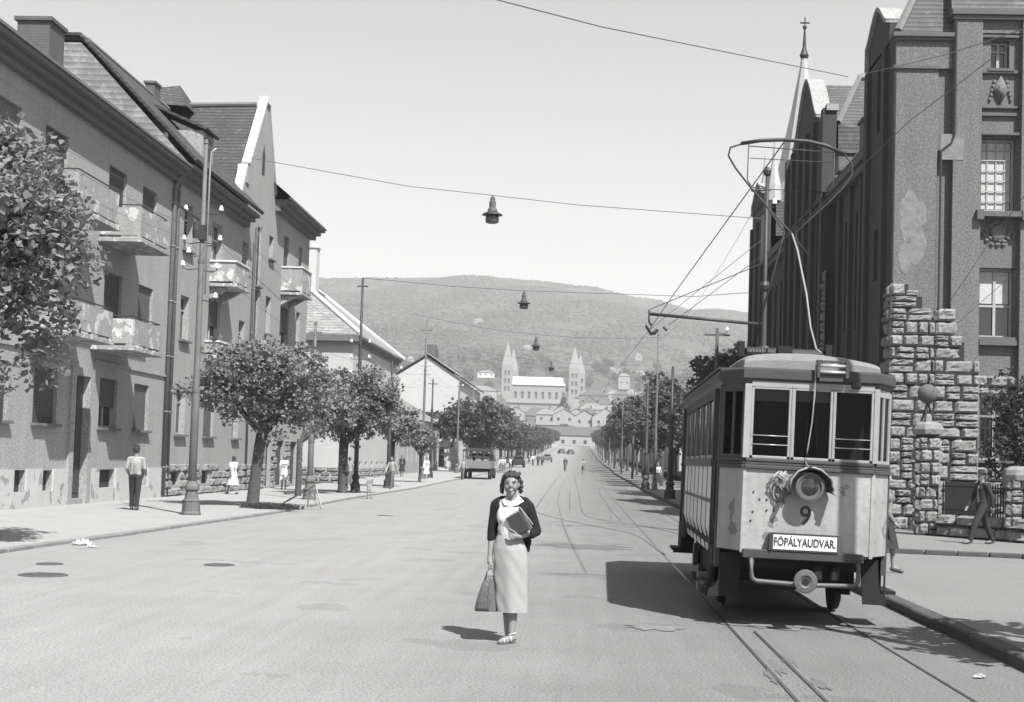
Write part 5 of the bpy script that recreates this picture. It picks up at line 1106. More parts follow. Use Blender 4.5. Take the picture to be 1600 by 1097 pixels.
wire([(1.68,36,5.2),(4.5,36,7.6)], .008, 'stay wire slanting from the wire clamp up to the bracket pole')
wire([at(700,-20,22), at(940,42,26), at(1325,120,40)], .012, 'topmost wire crossing the sky to the dark building roof')
wire([at(1340,118,40), at(1480,85,30), at(1610,42,20)], .010, 'wire rising to the right edge in front of the dark building wall')
wire([at(1045,508,36), at(1233,368,33), at(1420,190,28), at(1610,45,22)], .008, 'long wire slanting across the dark building from the bracket arm to the top right')
wire([at(1465,500,40), at(1545,380,34), at(1620,280,28)], .008, 'lower thin wire across the lit wall beside the building windows')
wire([at(1490,510,40), at(1570,440,34), at(1620,400,30)], .007, 'lowest thin wire across the lit wall above the stone corner')
for i, (z, dx) in enumerate([(8.28,-.48),(8.28,.48),(7.48,-.5),(7.48,.48)]):
    wire(sag((-10.27+dx,37.1,z),(-10.2+dx*.87,64.2,z-1.35),.5)+sag((-10.2+dx*.87,64.2,z-1.35),(-11.6+dx*.8,103.9,z+.1),.9)+sag((-11.6+dx*.8,103.9,z+.1),(-11.76+dx*.7,135.3,z+.4),.6), .005, ['upper left line wire running along the left poles','upper right line wire running along the left poles','lower left line wire running along the left poles','lower right line wire running along the left poles'][i])
    wire(sag((-10.27+dx,37.1,z),(-10.3+dx,5,z+.6),.7), .005, ['upper left line wire leaving the nearest pole toward the camera','upper right line wire leaving the nearest pole toward the camera','lower left line wire leaving the nearest pole toward the camera','lower right line wire leaving the nearest pole toward the camera'][i])
wire(sag((4.75,88.7,9.7),(4.6,36,9.0),.8), .006, 'thin wire along the right kerb between the bracket pole and the tall slender pole')
# ------------------------------------------------------------------ trees
def leaves(mb, rnd, pts, n, size, outward=None, droop=.3):
    """n angular leaves scattered round each cluster point"""
    for (c, r) in pts:
        for _ in range(n):
            d = Vector((rnd.gauss(0,1), rnd.gauss(0,1), rnd.gauss(0,.8)))
            if d.length < .01: continue
            p = c+d.normalized()*r*rnd.random()**.45
            nrm = (Vector((rnd.gauss(0,.6), rnd.gauss(0,.6), rnd.gauss(.7,.6))))
            if nrm.length < .01: nrm = Vector((0,0,1))
            nrm.normalize(); a = nrm.orthogonal().normalized(); b = nrm.cross(a); t = rnd.uniform(0, 2*PI)
            a, b = a*math.cos(t)+b*math.sin(t), b*math.cos(t)-a*math.sin(t); s = size*rnd.uniform(.6, 1.25)
            mb.add([p-a*s*.5, p-a*s*.1+b*s*.5+nrm*s*.1, p+a*s*.15+b*s*.22, p+a*s*.55, p+a*s*.15-b*s*.25, p-a*s*.15-b*s*.5+nrm*s*.12], [(0,5,4,3,2,1)])
def crown_pts(rnd, c, rad, n, flat=1.0, shell=.55, cl=.45):
    out = []; c = Vector(c)
    lob = [(Vector((rnd.gauss(0,1), rnd.gauss(0,1), rnd.gauss(0,.7))).normalized(), rnd.uniform(.75, 1.12)) for _ in range(9)]
    while len(out) < n:
        d = Vector((rnd.gauss(0,1), rnd.gauss(0,1), rnd.gauss(0,1))).normalized(); k = max(lob, key=lambda l: l[0].dot(d)); m = k[1]*(.85+.15*k[0].dot(d)); rr = (shell+(1-shell)*rnd.random())*m
        if d.z < -.55 and rnd.random() < .55: continue
        out.append((c+Vector((d.x*rad[0]*rr, d.y*rad[1]*rr, d.z*rad[2]*rr)), cl*rnd.uniform(.6, 1.2)))
    return out
def tree(loc, label, trunk_h, tr, c, rad, ncl, nleaf, lsize, seed, group='street trees along the left pavement', mk='leaf', lean=0, cl=.45, limbs=7, name='street_tree', shell=.5):
    rnd = random.Random(seed); t = thing(name, loc, label, 'tree', group)
    q = MB(); top = Vector((lean, 0, trunk_h)); pth = [Vector((0,0,-.05)), Vector((lean*.1,0,.15)), Vector((lean*.3,.02,trunk_h*.4)), Vector((lean*.7,-.02,trunk_h*.8)), top]
    q.tube(pth, [tr*1.35, tr*1.08, tr*.95, tr*.92, tr*1.0], 12); q.build('trunk', M['bark'], t, smooth=True)
    pts = crown_pts(rnd, c, rad, ncl, shell=shell, cl=cl); lm = MB(); C0 = Vector(c)
    for i in range(limbs):
        a = 2*PI*i/limbs+rnd.uniform(-.3,.3); e = C0+Vector((math.cos(a)*rad[0]*.55, math.sin(a)*rad[1]*.55, rnd.uniform(-.1,.4)*rad[2])); m = top.lerp(e, .5)+Vector((0,0,-.1*rad[2]))
        lm.tube([top-Vector((0,0,.15)), m, e], [tr*.5, tr*.3, tr*.1], 6)
        for k in range(2): e2 = e+Vector((rnd.uniform(-.22,.22)*rad[0], rnd.uniform(-.22,.22)*rad[1], rnd.uniform(-.1,.3)*rad[2])); lm.tube([m, m.lerp(e2,.6)+Vector((0,0,.1)), e2], [tr*.25, tr*.12, tr*.05], 5)
    lm.build('limb', M['bark'], t, smooth=True)
    f_ = MB(); leaves(f_, rnd, pts, nleaf, lsize); f_.build('crown', M[mk], t)
    return t
tree((-10.55, 22.6, .06), 'big leafy plane tree filling the left edge of the picture, its trunk beyond the frame', 3.0, .28, (-.35,0,5.1), (2.75,2.7,2.95), 640, 56, .135, 101, limbs=9, cl=.40, shell=.30)
tree((-10.21, 43.83, .06), 'round crowned plane tree with a thick leaning trunk, first whole tree on the left pavement', 2.35, .19, (.25,0,3.75), (2.45,2.3,1.65), 205, 56, .135, 102, lean=.25, cl=.36, shell=.4)
tree((-10.67, 63.5, .06), 'second round plane tree on the left pavement, in front of the pale corner house', 2.3, .21, (.6,0,4.0), (2.5,2.4,1.95), 170, 48, .16, 103, cl=.42, shell=.4)
tree((-10.5, 79.0, .06), 'thin street tree beside the short dark pole, third along the left pavement', 2.6, .12, (.1,0,3.5), (1.6,1.5,1.0), 80, 26, .22, 104, cl=.4)
tree((-10.4, 92.0, .06), 'small umbrella shaped young tree in front of the low houses', 1.9, .09, (0,0,2.8), (1.5,1.5,.85), 70, 26, .22, 105, cl=.36)
tree((-14.0, 82.0, .06), 'slender young tree close to the corner house wall', 2.4, .09, (0,0,3.6), (1.0,1.0,1.2), 50, 26, .22, 106, cl=.36)
tree((-11.4, 57.0, .06), 'low dense tree behind the short pole, between the first and second trees', 2.3, .12, (.6,3,3.5), (1.5,1.6,1.0), 80, 28, .2, 107, cl=.4)
# avenue trees: three built, the rest copied
av = []
for i, (s, hh) in enumerate(((201, 1.0), (202, 1.0), (203, 1.0))):
    av.append(tree((-11.0, 143+i*9, GZ(143+i*9)), ['large dark plane tree beside the truck, nearest of the avenue on the left', 'large plane tree just beyond the truck in the left avenue', 'large plane tree third in line beyond the truck'][i], 2.4, .2, (.3,0,5.1), (3.9,3.6,2.8), 130, 32, .42, s, 'avenue trees along the left side', 'leafF', cl=.8))
def copytree(src, loc, rz, sc, label, group):
    c = copy_tree(src); c.location = loc; c.rotation_euler = (0,0,rz); c.scale = (sc,)*3; c['label'] = label; c['group'] = group; return c
rnd = random.Random(8)
for i in range(24):
    y = 172+i*17+rnd.uniform(-2,2); sc = rnd.uniform(.8,1.0)
    copytree(av[i%3], (-11.2-rnd.random()*.6, y, GZ(y)), rnd.uniform(0,6), sc, 'avenue tree in the unbroken row on the left beyond the truck', 'avenue trees along the left side')
ra = []
for i in range(2): ra.append(tree((5.9, 101+i*7, GZ(104)), ['tall thin leaved tree nearest in the right avenue, behind the tall slender pole', 'second tree of the right avenue, behind the tall slender pole'][i], 2.6, .13, (0,0,5.0), (1.9,1.9,2.2), 75, 30, .3, 301+i, 'avenue trees along the right side', 'leafF', cl=.55))
for i in range(32):
    y = 115+i*13.5+rnd.uniform(-2,2); sc = rnd.uniform(.85,1.2)*(1.15 if i < 10 else .95)
    copytree(ra[i%2], (5.9+rnd.random()*.6, y, GZ(y)), rnd.uniform(0,6), sc, 'avenue tree in the unbroken row along the right kerb', 'avenue trees along the right side')
for i in range(8):
    y = 84+i*9+rnd.uniform(-2,2); copytree(ra[i%2], (9.2+rnd.random()*1.5, y, .1), rnd.uniform(0,6), rnd.uniform(.95,1.3), 'tree of the second row standing behind the right avenue', 'second row of trees on the right')
tree((8.6, 80, .1), 'dense dark tree rising behind the tram roof next to the wooden pole', 3.4, .2, (-.4,0,5.6), (2.6,2.4,2.3), 150, 30, .26, 320, 'second row of trees on the right', 'leafD', cl=.5)
tree((11.9, 37.6, .15), 'dark bushy shrub at the right edge behind the picket fence', 1.0, .08, (0,0,2.6), (1.3,1.3,2.1), 150, 26, .13, 321, None, 'leafD', cl=.34, name='garden_shrub')
tree((12.4, 36.2, .15), 'low dark bush at the right edge below the tall shrub', .4, .06, (0,0,1.3), (1.1,1.1,1.1), 90, 26, .12, 322, None, 'leafD', cl=.32, name='garden_shrub')
tree((6.05, 12.3, .12), 'street tree just outside the right frame edge whose shade falls on the kerb', 2.6, .15, (0,0,3.9), (1.55,1.5,1.1), 46, 24, .20, 323, None, cl=.4)
c_ = at(880, 652, 980)
t = thing('cypress_tree', (c_.x, 980, at(880,664,980).z-4), 'dark pointed cypress standing in front of the cathedral wall', 'tree')
MB().tube([(0,0,0),(0,0,6)], .5, 6).build('trunk', M['bark'], t)
q = MB(); rr = random.Random(9); zt = at(880,622,980).z-at(880,664,980).z+4
leaves(q, rr, [(Vector((rr.gauss(0,1)*3.2*(1-(k/160)**1.6), rr.gauss(0,1)*3.2*(1-(k/160)**1.6), 2+(zt-2)*k/160)), 1.6) for k in range(160)], 14, 1.3); q.build('crown', M['leafD'], t)
rnd = random.Random(19); tb = []
for k in range(2): tb.append(tree((0,0,-50), 'round tree among the houses below the hill', 3, .5, (0,0,7), (6,6,5), 40, 26, 1.5, 401+k, 'trees among the town houses', 'leafF', cl=2.0, name='town_tree'))
for i in range(190):
    px = rnd.uniform(620, 1150); py = rnd.uniform(560, 672) if i % 2 else rnd.uniform(560, 600); Y = 640+(672-py)*9
    if 770 < px < 915 and py < 648: Y = max(Y, 1210); py = min(py, 600) if rnd.random() < .3 else py
    if 770 < px < 915 and 600 < py < 650: continue
    p = at(px, py, Y); z = TZ(p.x, Y)-1
    src = tb[i%2]
    if i < 2: o = src; o.location = (p.x, Y, z)
    else: o = copytree(src, (p.x, Y, z), rnd.uniform(0,6), rnd.uniform(.6,1.15), 'round tree among the houses below the hill', 'trees among the town houses')
# ------------------------------------------------------------------ people
def cap(mb, a, b, ra, rb, n=12):
    a, b = Vector(a), Vector(b); d = b-a; Mx = d.to_track_quat('Z','Y').to_matrix() if d.length > 1e-6 else Matrix.Identity(3); L_ = d.length
    prof = [(max(.0005, ra*math.sin(t*PI/8)), -ra*math.cos(t*PI/8)) for t in range(5)]+[(max(.0005, rb*math.cos(t*PI/8)), L_+rb*math.sin(t*PI/8)) for t in range(5)]
    mb.lathe(prof, a, n, Mx)
def blend(name, mb, vox, mt, parent, it=6, fac=.5):
    o = mb.build(name, mt, parent, smooth=True)
    r = o.modifiers.new('r', 'REMESH'); r.mode = 'VOXEL'; r.voxel_size = vox; r.use_smooth_shade = True
    s = o.modifiers.new('s', 'SMOOTH'); s.factor = fac; s.iterations = it
    bpy.context.view_layer.update()
    me = bpy.data.meshes.new_from_object(o.evaluated_get(bpy.context.evaluated_depsgraph_get())); o.modifiers.clear(); me.name = name; o.data = me
    if not me.materials: me.materials.append(mt)
    for p in me.polygons: p.use_smooth = True
    return o
def loft(secs, n=28, ripple=0, seed=0):
    """secs: (cx,cy,z,rx,ry)"""
    mb = MB(); rr = random.Random(seed); ph = rr.random()*6; base = 0
    for i, (cx_, cy_, z, rx, ry) in enumerate(secs):
        for k in range(n):
            a = 2*PI*k/n; w = 1+ripple*(i/len(secs))*math.sin(a*6+ph)+(.022*math.sin(3*a+z*17)*math.sin(a*2+z*9)+.012*math.sin(a*9+z*31) if n > 40 else 0); mb.v.append((cx_+rx*w*math.cos(a), cy_+ry*w*math.sin(a), z))
    for i in range(len(secs)-1):
        for k in range(n): mb.f.append((i*n+k, i*n+(k+1)%n, (i+1)*n+(k+1)%n, (i+1)*n+k))
    return mb
def person(loc, rz, h, label, top='cloW', bottom='cloM', kind='trousers', hair='hair', hat=None, stride=.25, swing=.25, sleeve=1.0, vox=.014, group=None, lean=0, female=False, shoe='leather', armfwd=(0,0)):
    t = thing('person', loc, label, 'person', group, rz=rz); k = h/1.7; V = lambda x, y, z: Vector((x*k, (y-lean*z/1.7)*k, z*k))
    sw_ = .185 if not female else .165; hp = .085
    J = {}
    for s, sg in (('L',1),('R',-1)):
        st_ = stride*sg; J[s] = dict(hip=V(hp*sg, 0, .90), knee=V(hp*sg, -st_*.55-.02, .49), ank=V(hp*sg, -st_+.02*abs(st_), .085), toe=V(hp*sg*1.1, -st_-.15, .035),
            sho=V(sw_*sg, .01, 1.375), elb=V((sw_+.05)*sg, .03+swing*.4*sg-armfwd[0]*.1, 1.13), wri=V((sw_+.04)*sg, swing*.9*sg-.03-armfwd[0], .89+armfwd[1]))
    b = MB(); cap(b, V(0,.01,1.38), V(0,.005,1.50), .06*k, .055*k); b.ell(V(0,-.01,1.60), .075*k, .095*k, .115*k, 14); b.ell(V(0,-.10,1.59), .013*k, .02*k, .022*k, 8); cap(b, V(0,-.04,1.53), V(0,-.06,1.52), .045*k, .035*k)
    b.ell(V(.078,.0,1.60), .012*k, .02*k, .03*k, 8); b.ell(V(-.078,.0,1.60), .012*k, .02*k, .03*k, 8)
    b.ell(V(0,.01,1.28), .15*k, .10*k, .16*k); b.ell(V(0,.01,1.02), .13*k, .10*k, .14*k); cap(b, V(0,.01,1.0), V(0,.01,1.3), .12*k, .12*k)
    for s, sg in (('L',1),('R',-1)):
        j = J[s]; cap(b, j['sho'], j['elb'], .05*k, .04*k); cap(b, j['elb'], j['wri'], .039*k, .026*k); cap(b, j['hip'], j['knee'], .08*k, .055*k); cap(b, j['knee'], j['ank'], .053*k, .035*k); cap(b, j['ank'], j['toe'], .035*k, .028*k)
        hd = (j['wri']-j['elb']).normalized(); cap(b, j['wri'], j['wri']+hd*.07*k, .027*k, .032*k)
        for f_ in range(4): o_ = Vector((0, (f_-1.5)*.018*k, 0)); cap(b, j['wri']+hd*.08*k+o_, j['wri']+hd*(.16-.01*abs(f_-1.5))*k+o_*1.1+Vector((-.02*sg*k,0,0)), .009*k, .007*k, 6)
        cap(b, j['wri']+hd*.04*k, j['wri']+hd*.10*k+Vector((-.01*sg*k,-.04*k,0)), .011*k, .008*k, 6)
    blend('body', b, vox*.8, M['skin'], t, 4)
    c = MB(); c.ell(V(0,.012,1.26), .168*k, .122*k, .19*k); c.ell(V(0,.01,1.02), .145*k, .115*k, .14*k); cap(c, V(-.045,.01,1.04), V(-.05,.01,1.28), .105*k, .115*k); cap(c, V(.045,.01,1.04), V(.05,.01,1.28), .105*k, .115*k); cap(c, V(-sw_+.05,.01,1.385), V(sw_-.05,.01,1.385), .062*k, .062*k)
    if female: c.ell(V(.07,-.09,1.27), .06*k, .05*k, .06*k); c.ell(V(-.07,-.09,1.27), .06*k, .05*k, .06*k)
    if kind == 'trousers': cap(c, V(-.055,.01,.985), V(.055,.01,.985), .108*k, .108*k)
    for s in 'LR':
        j = J[s]; cap(c, j['sho'], j['sho'].lerp(j['elb'], min(1, sleeve*2)), .058*k, .052*k)
        if sleeve > .5: cap(c, j['elb'], j['elb'].lerp(j['wri'], min(1,(sleeve-.5)*2)), .054*k, .042*k)
    blend('shirt' if kind != 'dress' else 'bodice', c, vox, M[top], t, 4)
    if kind in ('trousers', 'shorts'):
        c = MB(); c.ell(V(0,.01,.92), .155*k, .125*k, .12*k)
        for s in 'LR':
            j = J[s]; cap(c, j['hip'], j['knee'], .10*k, .078*k)
            if kind == 'trousers': cap(c, j['knee'], j['ank'].lerp(j['knee'], .05), .074*k, .062*k)
        blend('trousers', c, vox, M[bottom], t, 3)
    else:
        hem = .42; r = .23+abs(stride)*.2
        loft([(0,.01*k,1.06*k,.13*k,.11*k),(0,.01*k,.96*k,.165*k,.135*k),(0,.01*k,.8*k,.185*k,.155*k),(0,0,hem*k,r*k,(r-.02)*k)], ripple=.05).build('skirt', M[bottom], t, smooth=True)
    for s in 'LR':
        j = J[s]; q = MB(); cap(q, j['ank']-V(0,-.02,.02), j['toe'], .044*k, .036*k, 8); q.build('shoe', M[shoe], t, smooth=True)
    if hat:
        q = MB(); q.lathe([(.12*k,1.655*k),(.125*k,1.665*k),(.085*k,1.67*k),(.088*k,1.73*k),(.06*k,1.755*k)], (0,-.01*k-lean*k,0), 16); q.build('hat', M[hat], t, smooth=True)
    q = MB(); q.ell(V(0,.018,1.625), .086*k, .098*k, .105*k, 12)
    if female: q.ell(V(0,.055,1.58), .085*k, .06*k, .08*k, 10)
    q.build('hair', M[hair], t, smooth=True)
    return t
gl = lambda px, py, z=.06: (at(px, py, 30).x, 30, z)
def gp(x, y, z=None): return (x, y, (GZ(y)+(.06 if x < -9.2 else .12 if x > 4.2 else 0)) if z is None else z)
# man seen from behind in a pale jacket
t = person(gp(-12.35, 38.8), PI+.1, 1.76, 'man in a hat and pale jacket with breeches, walking away past the doorway', 'cloG', 'cloD', hat='cloD', stride=.10, swing=.05, sleeve=.95, vox=.012, armfwd=(.16,.10), lean=.04)
t = person(gp(-13.9, 56.2), -2.4, 1.52, 'young woman in a white dress walking along the stone plinth behind the pole', 'cloW', 'cloW', 'dress', stride=.3, sleeve=.3, female=True, vox=.014)
t = person(gp(-14.0, 66.5), .2, 1.62, 'woman in white standing before the doorways of the gabled house', 'cloW', 'cloW', 'dress', stride=.08, sleeve=.4, female=True, hair='cloM', vox=.014)
t = person(gp(-11.8, 72.2), 2.6, 1.6, 'person in light trousers half hidden behind the second tree trunk', 'cloG', 'cloM', stride=.3, vox=.016)
t = person(gp(-8.6, 57.8, .0), .5, 1.05, 'small child in pale clothes at the left kerb', 'cloG', 'cloG', 'shorts', stride=.1, sleeve=.4, vox=.014)
t = person(gp(-9.9, 74.3), -.4, 1.68, 'man in a pale shirt beside the short dark pole near the kerb', 'cloG', 'cloM', stride=.15, vox=.016)
t = person(gp(-13.6, 108.0), .1, 1.66, 'woman in dark clothes on the pavement in front of the low houses', 'cloD', 'cloD', 'dress', stride=.15, female=True, vox=.018)
t = person(gp(-11.0, 101.5), .1, 1.6, 'person in white beside the pair of poles before the white gable', 'cloW', 'cloW', 'dress', stride=.15, female=True, vox=.018)
t = person(gp(-8.75, 106.0), -.3, 1.65, 'man standing at the rear left corner of the truck', 'cloG', 'cloM', stride=.1, vox=.018)
t = person(gp(-1.7, 173.0), 0, 1.7, 'farther one of the two people walking in the road, in dark clothes', 'cloD', 'cloM', stride=.3, vox=.02)
t = person(gp(.45, 158.0), 0, 1.72, 'nearer one of the two people walking in the road, in a pale shirt', 'cloG', 'cloM', 'shorts', stride=.3, vox=.02)
for i, (px, y, c1, c2, lab) in enumerate([(833, 205, 'cloW','cloM','person in white in the distant group left of the road middle'), (841, 205, 'cloD','cloD','person in dark in the distant group left of the road middle'), (847, 212, 'cloM','cloD','rightmost person of the distant group left of the road middle')]):
    person(gp((px-905)/2200*y, y), 0, 1.7, lab, c1, c2, stride=.2, vox=.025)
for i, (px, y) in enumerate([(783, 150), (788, 152), (798, 160), (827, 230)]): person(gp((px-905)/2200*y, y), .5*i, 1.66, ['person in white under the left avenue trees, first right of the truck','person in white under the left avenue trees, second right of the truck','person under the left avenue trees beside the dark car','person far along the left kerb beyond the dark car'][i], 'cloW', 'cloM', 'dress', stride=.1, female=True, vox=.022)
t = person(gp(5.35, 96), 0, 1.65, 'person in a white top on the right pavement between the kerb poles', 'cloW', 'cloD', 'dress', female=True, stride=.1, vox=.02)
t = person((5.08, 23.6, .12), .9, 1.62, 'woman in a dark skirt mostly hidden behind the right side of the tram', 'cloM', 'cloD', 'dress', female=True, stride=.12, vox=.012)
t = person((9.45, 33.6, .15), -1.25, 1.70, 'soldier in dark uniform and cap walking left past the picket fence', 'cloD', 'cloD', hat='cloD', stride=.36, swing=.2, vox=.012)
# --- the woman in the middle of the road
Wm = thing('person', (-.66, 13.86, 0), 'woman in white blouse, black cardigan and light skirt standing in the middle of the road', 'person')
def w(zx, zy, y=0):
    z = 1.65-(zy-123)/510; return Vector(((zx-290)/510-.022*z, y, z))
b = MB(); n_ = w(308, 238, 0)
hc = w(307, 178, -.01); b.ell(hc, .073, .092, .108, 20); cap(b, w(306,216,-.035), w(306,222,-.055), .046, .036); b.ell(hc+Vector((0,.02,.02)), .078, .088, .095, 18)
b.ell(hc+Vector((-.002,-.096,-.016)), .011, .016, .013, 10); cap(b, hc+Vector((0,-.086,.018)), hc+Vector((-.002,-.096,-.012)), .007, .009, 8); b.ell(hc+Vector((-.0,-.084,-.060)), .022, .007, .008, 10)
for s in (-1, 1): b.ell(hc+Vector((s*.036,-.062,-.026)), .026, .022, .026, 10); b.ell(hc+Vector((s*.075,.01,-.005)), .012, .02, .03, 8); b.ell(hc+Vector((s*.030,-.074,.030)), .024, .012, .010, 8)
cap(b, w(306,232,.01), w(308,268,.02), .050, .056); cap(b, w(262,275,.02), w(360,272,.02), .05, .05)
b.ell(w(306,320,.015), .115, .075, .14, 14); b.ell(w(300,440,.01), .10, .075, .12, 14); cap(b, w(305,300,.015), w(302,450,.01), .085, .09)
# right arm (picture left) hanging with the bag
sR, eR, hR = w(232,285,.03), w(212,420,.03), w(204,545,-.02)
cap(b, sR, eR, .045, .040); cap(b, eR, hR, .037, .025)
cap(b, hR, w(204,568,-.03), .026, .030); 
for k_ in range(4):
    y0 = -.055+.019*k_; a0 = w(204-2*k_+6, 572, y0); a1 = w(199,592+k_%2*2, y0-.004); a2 = w(208,602,y0); cap(b, a0, a1, .0095, .009, 8); cap(b, a1, a2, .009, .008, 8)
cap(b, w(208,566,-.05), w(214,582,-.062), .011, .009, 8); cap(b, w(214,582,-.062), w(210,596,-.055), .009, .008, 8)
# left arm (picture right) bent across holding the books
sL, eL, hL = w(392,290,.03), w(432,408,.02), w(352,435,-.13)
cap(b, sL, eL, .046, .042); cap(b, eL, hL, .038, .026); cap(b, hL, w(328,432,-.155), .028, .026)
for k_ in range(4):
    z0 = 416+9*k_; a0 = w(326,z0+4,-.165); a1 = w(308-(3 if k_ in (1,2) else 0),z0-3,-.175); a2 = w(299+k_,z0-9,-.165); cap(b, a0, a1, .0095, .009, 8); cap(b, a1, a2, .009, .0075, 8)
cap(b, w(338,418,-.16), w(318,404,-.185), .011, .010, 8); cap(b, w(318,404,-.185), w(302,396,-.18), .010, .008, 8)
# legs
for (kx, ky, ax, ay, y0, y1) in ((292,760,296,925,.05,.03), (322,760,316,925,-.02,-.06)):
    cap(b, w(kx,560,y0), w(kx,740,y0), .085, .056); cap(b, w(kx,740,y0), w((kx+ax)/2,830,(y0+y1)/2+.01), .052, .050); cap(b, w((kx+ax)/2,830,(y0+y1)/2+.01), w(ax,ay+15,y1), .049, .029)
def foot(ax, tx, zy, yy_):
    h_ = w(ax, zy, yy_); h_.z = .045; m_ = w((ax+tx)/2, zy, yy_-.07); m_.z = .04; t_ = w(tx, zy, yy_-.13); t_.z = .025
    top_ = w(ax, 930, yy_); cap(b, top_, h_, .030, .032); cap(b, h_, m_, .032, .034); cap(b, m_, t_, .034, .022); return h_, m_, t_
f1 = foot(318, 262, 960, -.06); f2 = foot(298, 300, 960, .06)
body = blend('body', b, .0062, M['skin'], Wm, 3, .45)
# blouse
c = MB(); c.ell(w(300,335,0), .134, .106, .14, 18); c.ell(w(300,400,-.005), .118, .104, .12, 16); cap(c, w(300,340,-.01), w(300,425,-.01), .108, .104); c.ell(w(304,298,-.01), .098, .080, .052, 14); cap(c, w(262,285,.02), w(355,283,.02), .058, .058); c.ell(w(268,345,-.062), .056, .042, .062, 14); c.ell(w(325,345,-.062), .056, .042, .062, 14); cap(c, w(300,415,-.012), w(300,432,-.008), .105, .106); cap(c, w(285,274,.01), w(325,274,.01), .052, .052); c.ell(w(302,300,-.03), .07, .055, .06, 12)
bl = blend('blouse', c, .008, M['cloW'], Wm, 5)
for s, pts in (('l', [w(262,262,-.035),w(282,240,.01),w(296,262,-.055),w(298,288,-.088),w(276,283,-.085)]), ('r', [w(318,286,-.09),w(322,262,-.065),w(342,232,.0),w(372,262,-.03),w(340,282,-.08)])):
    MB().prism(pts, (0,-.008,.004)).build('collar', M['cloW'], bl, bevel=.003)
MB().lathe([(.124,0),(.126,.012),(.123,.026)], w(300,436,.005), 28, None, 1, .86).build('belt', M['cloM'], Wm, smooth=True)
# skirt
sk = [(w(300,432).x,.002,w(0,430).z,.120,.104),(w(300,450).x,.0,w(0,450).z,.135,.112),(w(304,500).x,0,w(0,500).z,.165,.135),(w(308,560).x,.0,w(0,560).z,.176,.14),(w(312,650).x,0,w(0,650).z,.172,.14),(w(316,740).x,0,w(0,740).z,.166,.14),(w(319,812).x,0,w(0,812).z,.163,.14)]
loft([tuple(lerp(sk[j][q_], sk[j+1][q_], u_/5) for q_ in range(5)) for j in range(len(sk)-1) for u_ in range(5)]+[sk[-1]], 64, .05).build('skirt', M['cloG'], Wm, smooth=True)
# cardigan: two open fronts, back and sleeves
c = MB(); 
for (x0, x1, yy_) in ((236, 214, 0), (392, 404, 0)):
    pass
c.ell(w(240,300,.04), .055, .085, .10, 14); cap(c, w(245,272,.035), w(228,300,.035), .055, .058); cap(c, sR, eR, .060, .050); cap(c, eR, w(207,452,.01), .048, .040)
cap(c, w(232,320,.05), w(222,440,.05), .05, .045)
c.ell(w(385,300,.04), .06, .09, .10, 14); cap(c, w(375,268,.03), w(395,300,.03), .056, .06); cap(c, sL, eL, .064, .056); cap(c, eL, w(412,424,-.04), .054, .046)
cap(c, w(372,330,.05), w(388,470,.05), .055, .045); cap(c, w(386,440,.04), w(390,505,.04), .040, .028); c.ell(w(360,330,-.02), .045, .075, .12, 14); c.ell(w(305,330,.085), .155, .05, .17, 14); c.ell(w(305,420,.085), .15, .05, .12, 14); cap(c, w(262,262,.05), w(350,260,.05), .05, .05)
cd = blend('cardigan', c, .0085, M['cloB'], Wm, 6)
# hair as wavy locks
h_ = MB(); h_.ell(hc+Vector((0,.026,.028)), .083, .092, .092, 18); rr = random.Random(2)
for k_ in range(150):
    a = rr.uniform(-.5, PI+.5); el = rr.uniform(-.75, 1.4); d = Vector((math.cos(a)*math.cos(el), math.sin(a)*math.cos(el), math.sin(el)))
    if d.y < -.25 and d.z < .45: continue
    p = hc+Vector((0,.024,.026))+Vector((d.x*.090, d.y*.096, d.z*.094)); t1 = d.cross(Vector((0,0,1))).normalized()*rr.uniform(.012,.026)+Vector((0,0,rr.uniform(-.012,.012)))
    cap(h_, p-t1, p+t1, rr.uniform(.008,.014), rr.uniform(.006,.012), 7)
for s in (-1, 1):
    for k_ in range(16): p = hc+Vector((s*(.088+rr.uniform(-.008,.016)), rr.uniform(-.005,.07), .05-k_*.0085)); cap(h_, p, p+Vector((s*rr.uniform(-.012,.014), rr.uniform(-.012,.012), rr.uniform(-.02,.006))), rr.uniform(.011,.016), rr.uniform(.008,.013), 7)
for k_ in range(15): a = -.25-k_/14*(PI-.5); p = hc+Vector((.070*math.cos(a), -.040+.030*math.sin(a), .083+.010*math.sin(k_*1.7))); cap(h_, p, p+Vector((.016, .03, .022)), .012, .013, 7)
blend('hair', h_, .0048, M['hair'], Wm, 1, .25)
for s in (-1, 1):
    MB().ell(hc+Vector((s*.030,-.0865,.012)), .010, .006, .0026, 10).build('eye', M['eye'], body, smooth=True)
    MB().tube([hc+Vector((s*.014,-.095,.030)), hc+Vector((s*.032,-.094,.035)), hc+Vector((s*.050,-.080,.030))], .0030, 6).build('eyebrow', M['hair'], body)
MB().ell(hc+Vector((0,-.093,-.062)), .018, .006, .0038, 10).build('lips', M['lip'], body, smooth=True)
